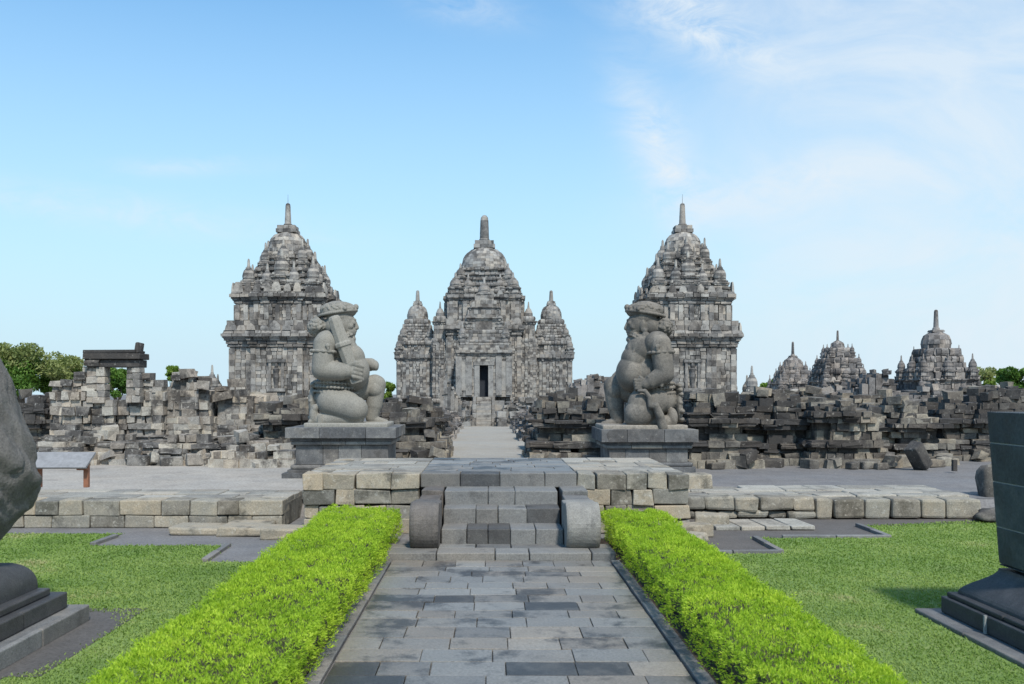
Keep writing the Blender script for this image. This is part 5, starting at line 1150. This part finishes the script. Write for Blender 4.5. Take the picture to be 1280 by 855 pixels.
# ------------------------------------------------------------------ trees
def tree(name, label, px, Y, ytop, ybase, halfpx, mats, n, seed, leaf=.3, trunk=True, sq=1.0, group=None):
    rng = np.random.default_rng(seed); random.seed(seed)
    s = Y/F; cx = PX(px, Y); zt = PZ(ytop, Y); g = gz(min(Y, 130))-.5; zb = max(g+1.0, PZ(ybase, Y)); rw = halfpx*s
    t = thing(name, label, 'tree', (cx, Y, g))
    mb = MB(); H = zt-g
    tips = []
    mb.lathe(cx, Y, [(g, H*.035+.08), (g+H*.2, H*.026+.05), (g+H*.45, H*.018+.03)], 8, .5)
    for k in range(7):
        a = R(0, 6.28); p0 = Vector((cx, Y, g+H*R(.2, .45))); p1 = Vector((cx+math.cos(a)*rw*R(.3, .7), Y+math.sin(a)*rw*R(.3, .7), g+H*R(.55, .85)))
        r0, r1 = H*.014+.02, .02; d = (p1-p0).normalized(); u = d.orthogonal().normalized(); v = d.cross(u)
        mb.loft([[tuple(p0+(u*math.cos(q)+v*math.sin(q))*r0) for q in (0, 1.57, 3.14, 4.71)], [tuple(p1+(u*math.cos(q)+v*math.sin(q))*r1) for q in (0, 1.57, 3.14, 4.71)]], .5)
    mb.build('trunk', M_bark, t)
    # clumps
    nc = 26; cl = []
    for k in range(nc):
        a = rng.uniform(0, 6.28); rr = math.sqrt(rng.random())*rw*.78; h = rng.random()
        zc = zb+(zt-zb)*(.12+.72*h); lim = math.sqrt(max(.1, 1-((h-.4)/.75)**2)); cl.append((cx+math.cos(a)*rr*lim, Y+math.sin(a)*rr*lim, zc, rng.uniform(.22, .36)*rw))
    per = n//nc; C = []; T = []
    for (x, y, zc, r) in cl:
        d = rng.normal(0, 1, (per, 3)); d /= np.linalg.norm(d, axis=1)[:, None]; q = rng.uniform(.45, 1.05, per)**.6
        C.append(np.stack([x+d[:, 0]*r*q, y+d[:, 1]*r*q, zc+d[:, 2]*r*q*.7*sq], 1)); T.append(np.clip(rng.normal(rng.uniform(.25, .75), .18, per), 0, 1))
    C = np.concatenate(C); T = np.concatenate(T); m = len(C)
    A = rng.normal(0, 1, (m, 3)); A /= np.linalg.norm(A, axis=1)[:, None]; B = np.cross(A, rng.normal(0, 1, (m, 3))); B /= np.linalg.norm(B, axis=1)[:, None]
    L = rng.uniform(.5, 1, m)[:, None]*leaf
    if len(mats) == 1: quadmesh('crown', C, A*L, B*L*.5, mats[0], T, t, tuple(t.location))
    else:
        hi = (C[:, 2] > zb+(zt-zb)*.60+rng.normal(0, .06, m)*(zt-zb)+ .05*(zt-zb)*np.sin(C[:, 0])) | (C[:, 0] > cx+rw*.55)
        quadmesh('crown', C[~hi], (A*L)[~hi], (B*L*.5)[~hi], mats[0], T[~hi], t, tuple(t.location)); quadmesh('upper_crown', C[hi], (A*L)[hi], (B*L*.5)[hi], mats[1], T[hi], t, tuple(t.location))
    fin(t)
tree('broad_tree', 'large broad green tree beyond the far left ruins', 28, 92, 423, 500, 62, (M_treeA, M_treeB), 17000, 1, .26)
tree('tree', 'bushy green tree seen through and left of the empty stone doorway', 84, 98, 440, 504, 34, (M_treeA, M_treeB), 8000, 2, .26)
tree('tree', 'green tree seen through the empty stone doorway', 147, 95, 452, 500, 22, (M_treeA,), 6000, 3, .24)
tree('small_tree', 'small round bright tree top above the pale ruined wall', 217, 95, 455, 480, 11, (M_treeC,), 4000, 4, .2)
tree('small_tree', 'bright green bush beside the base of the left temple', 267, 75, 483, 500, 9, (M_treeC,), 3000, 5, .16)
tree('small_tree', 'bright green tree between the left guardian and the main temple', 481, 125, 474, 505, 14, (M_treeC,), 3000, 6, .3)
tree('small_tree', 'low yellow-green tree between the right temple and the domed shrine', 962, 110, 474, 500, 20, (M_treeC,), 5000, 7, .25)
tree('small_tree', 'thin pale tree top between the two smaller far shrines', 1012, 110, 461, 500, 10, (M_treeB,), 2500, 8, .2)
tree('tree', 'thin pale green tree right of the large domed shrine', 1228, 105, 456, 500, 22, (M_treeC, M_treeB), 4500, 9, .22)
tree('tree', 'dark green rounded tree at the right edge beyond the ruins', 1272, 92, 452, 500, 26, (M_treeA,), 9000, 10, .26)
tree('tree', 'dark green tree just outside the right edge beyond the ruins', 1325, 95, 450, 500, 34, (M_treeA,), 8000, 11, .26)
tree('tree', 'dark green tree at the far left edge beyond the broad tree', -45, 95, 440, 500, 40, (M_treeA,), 8000, 12, .26)
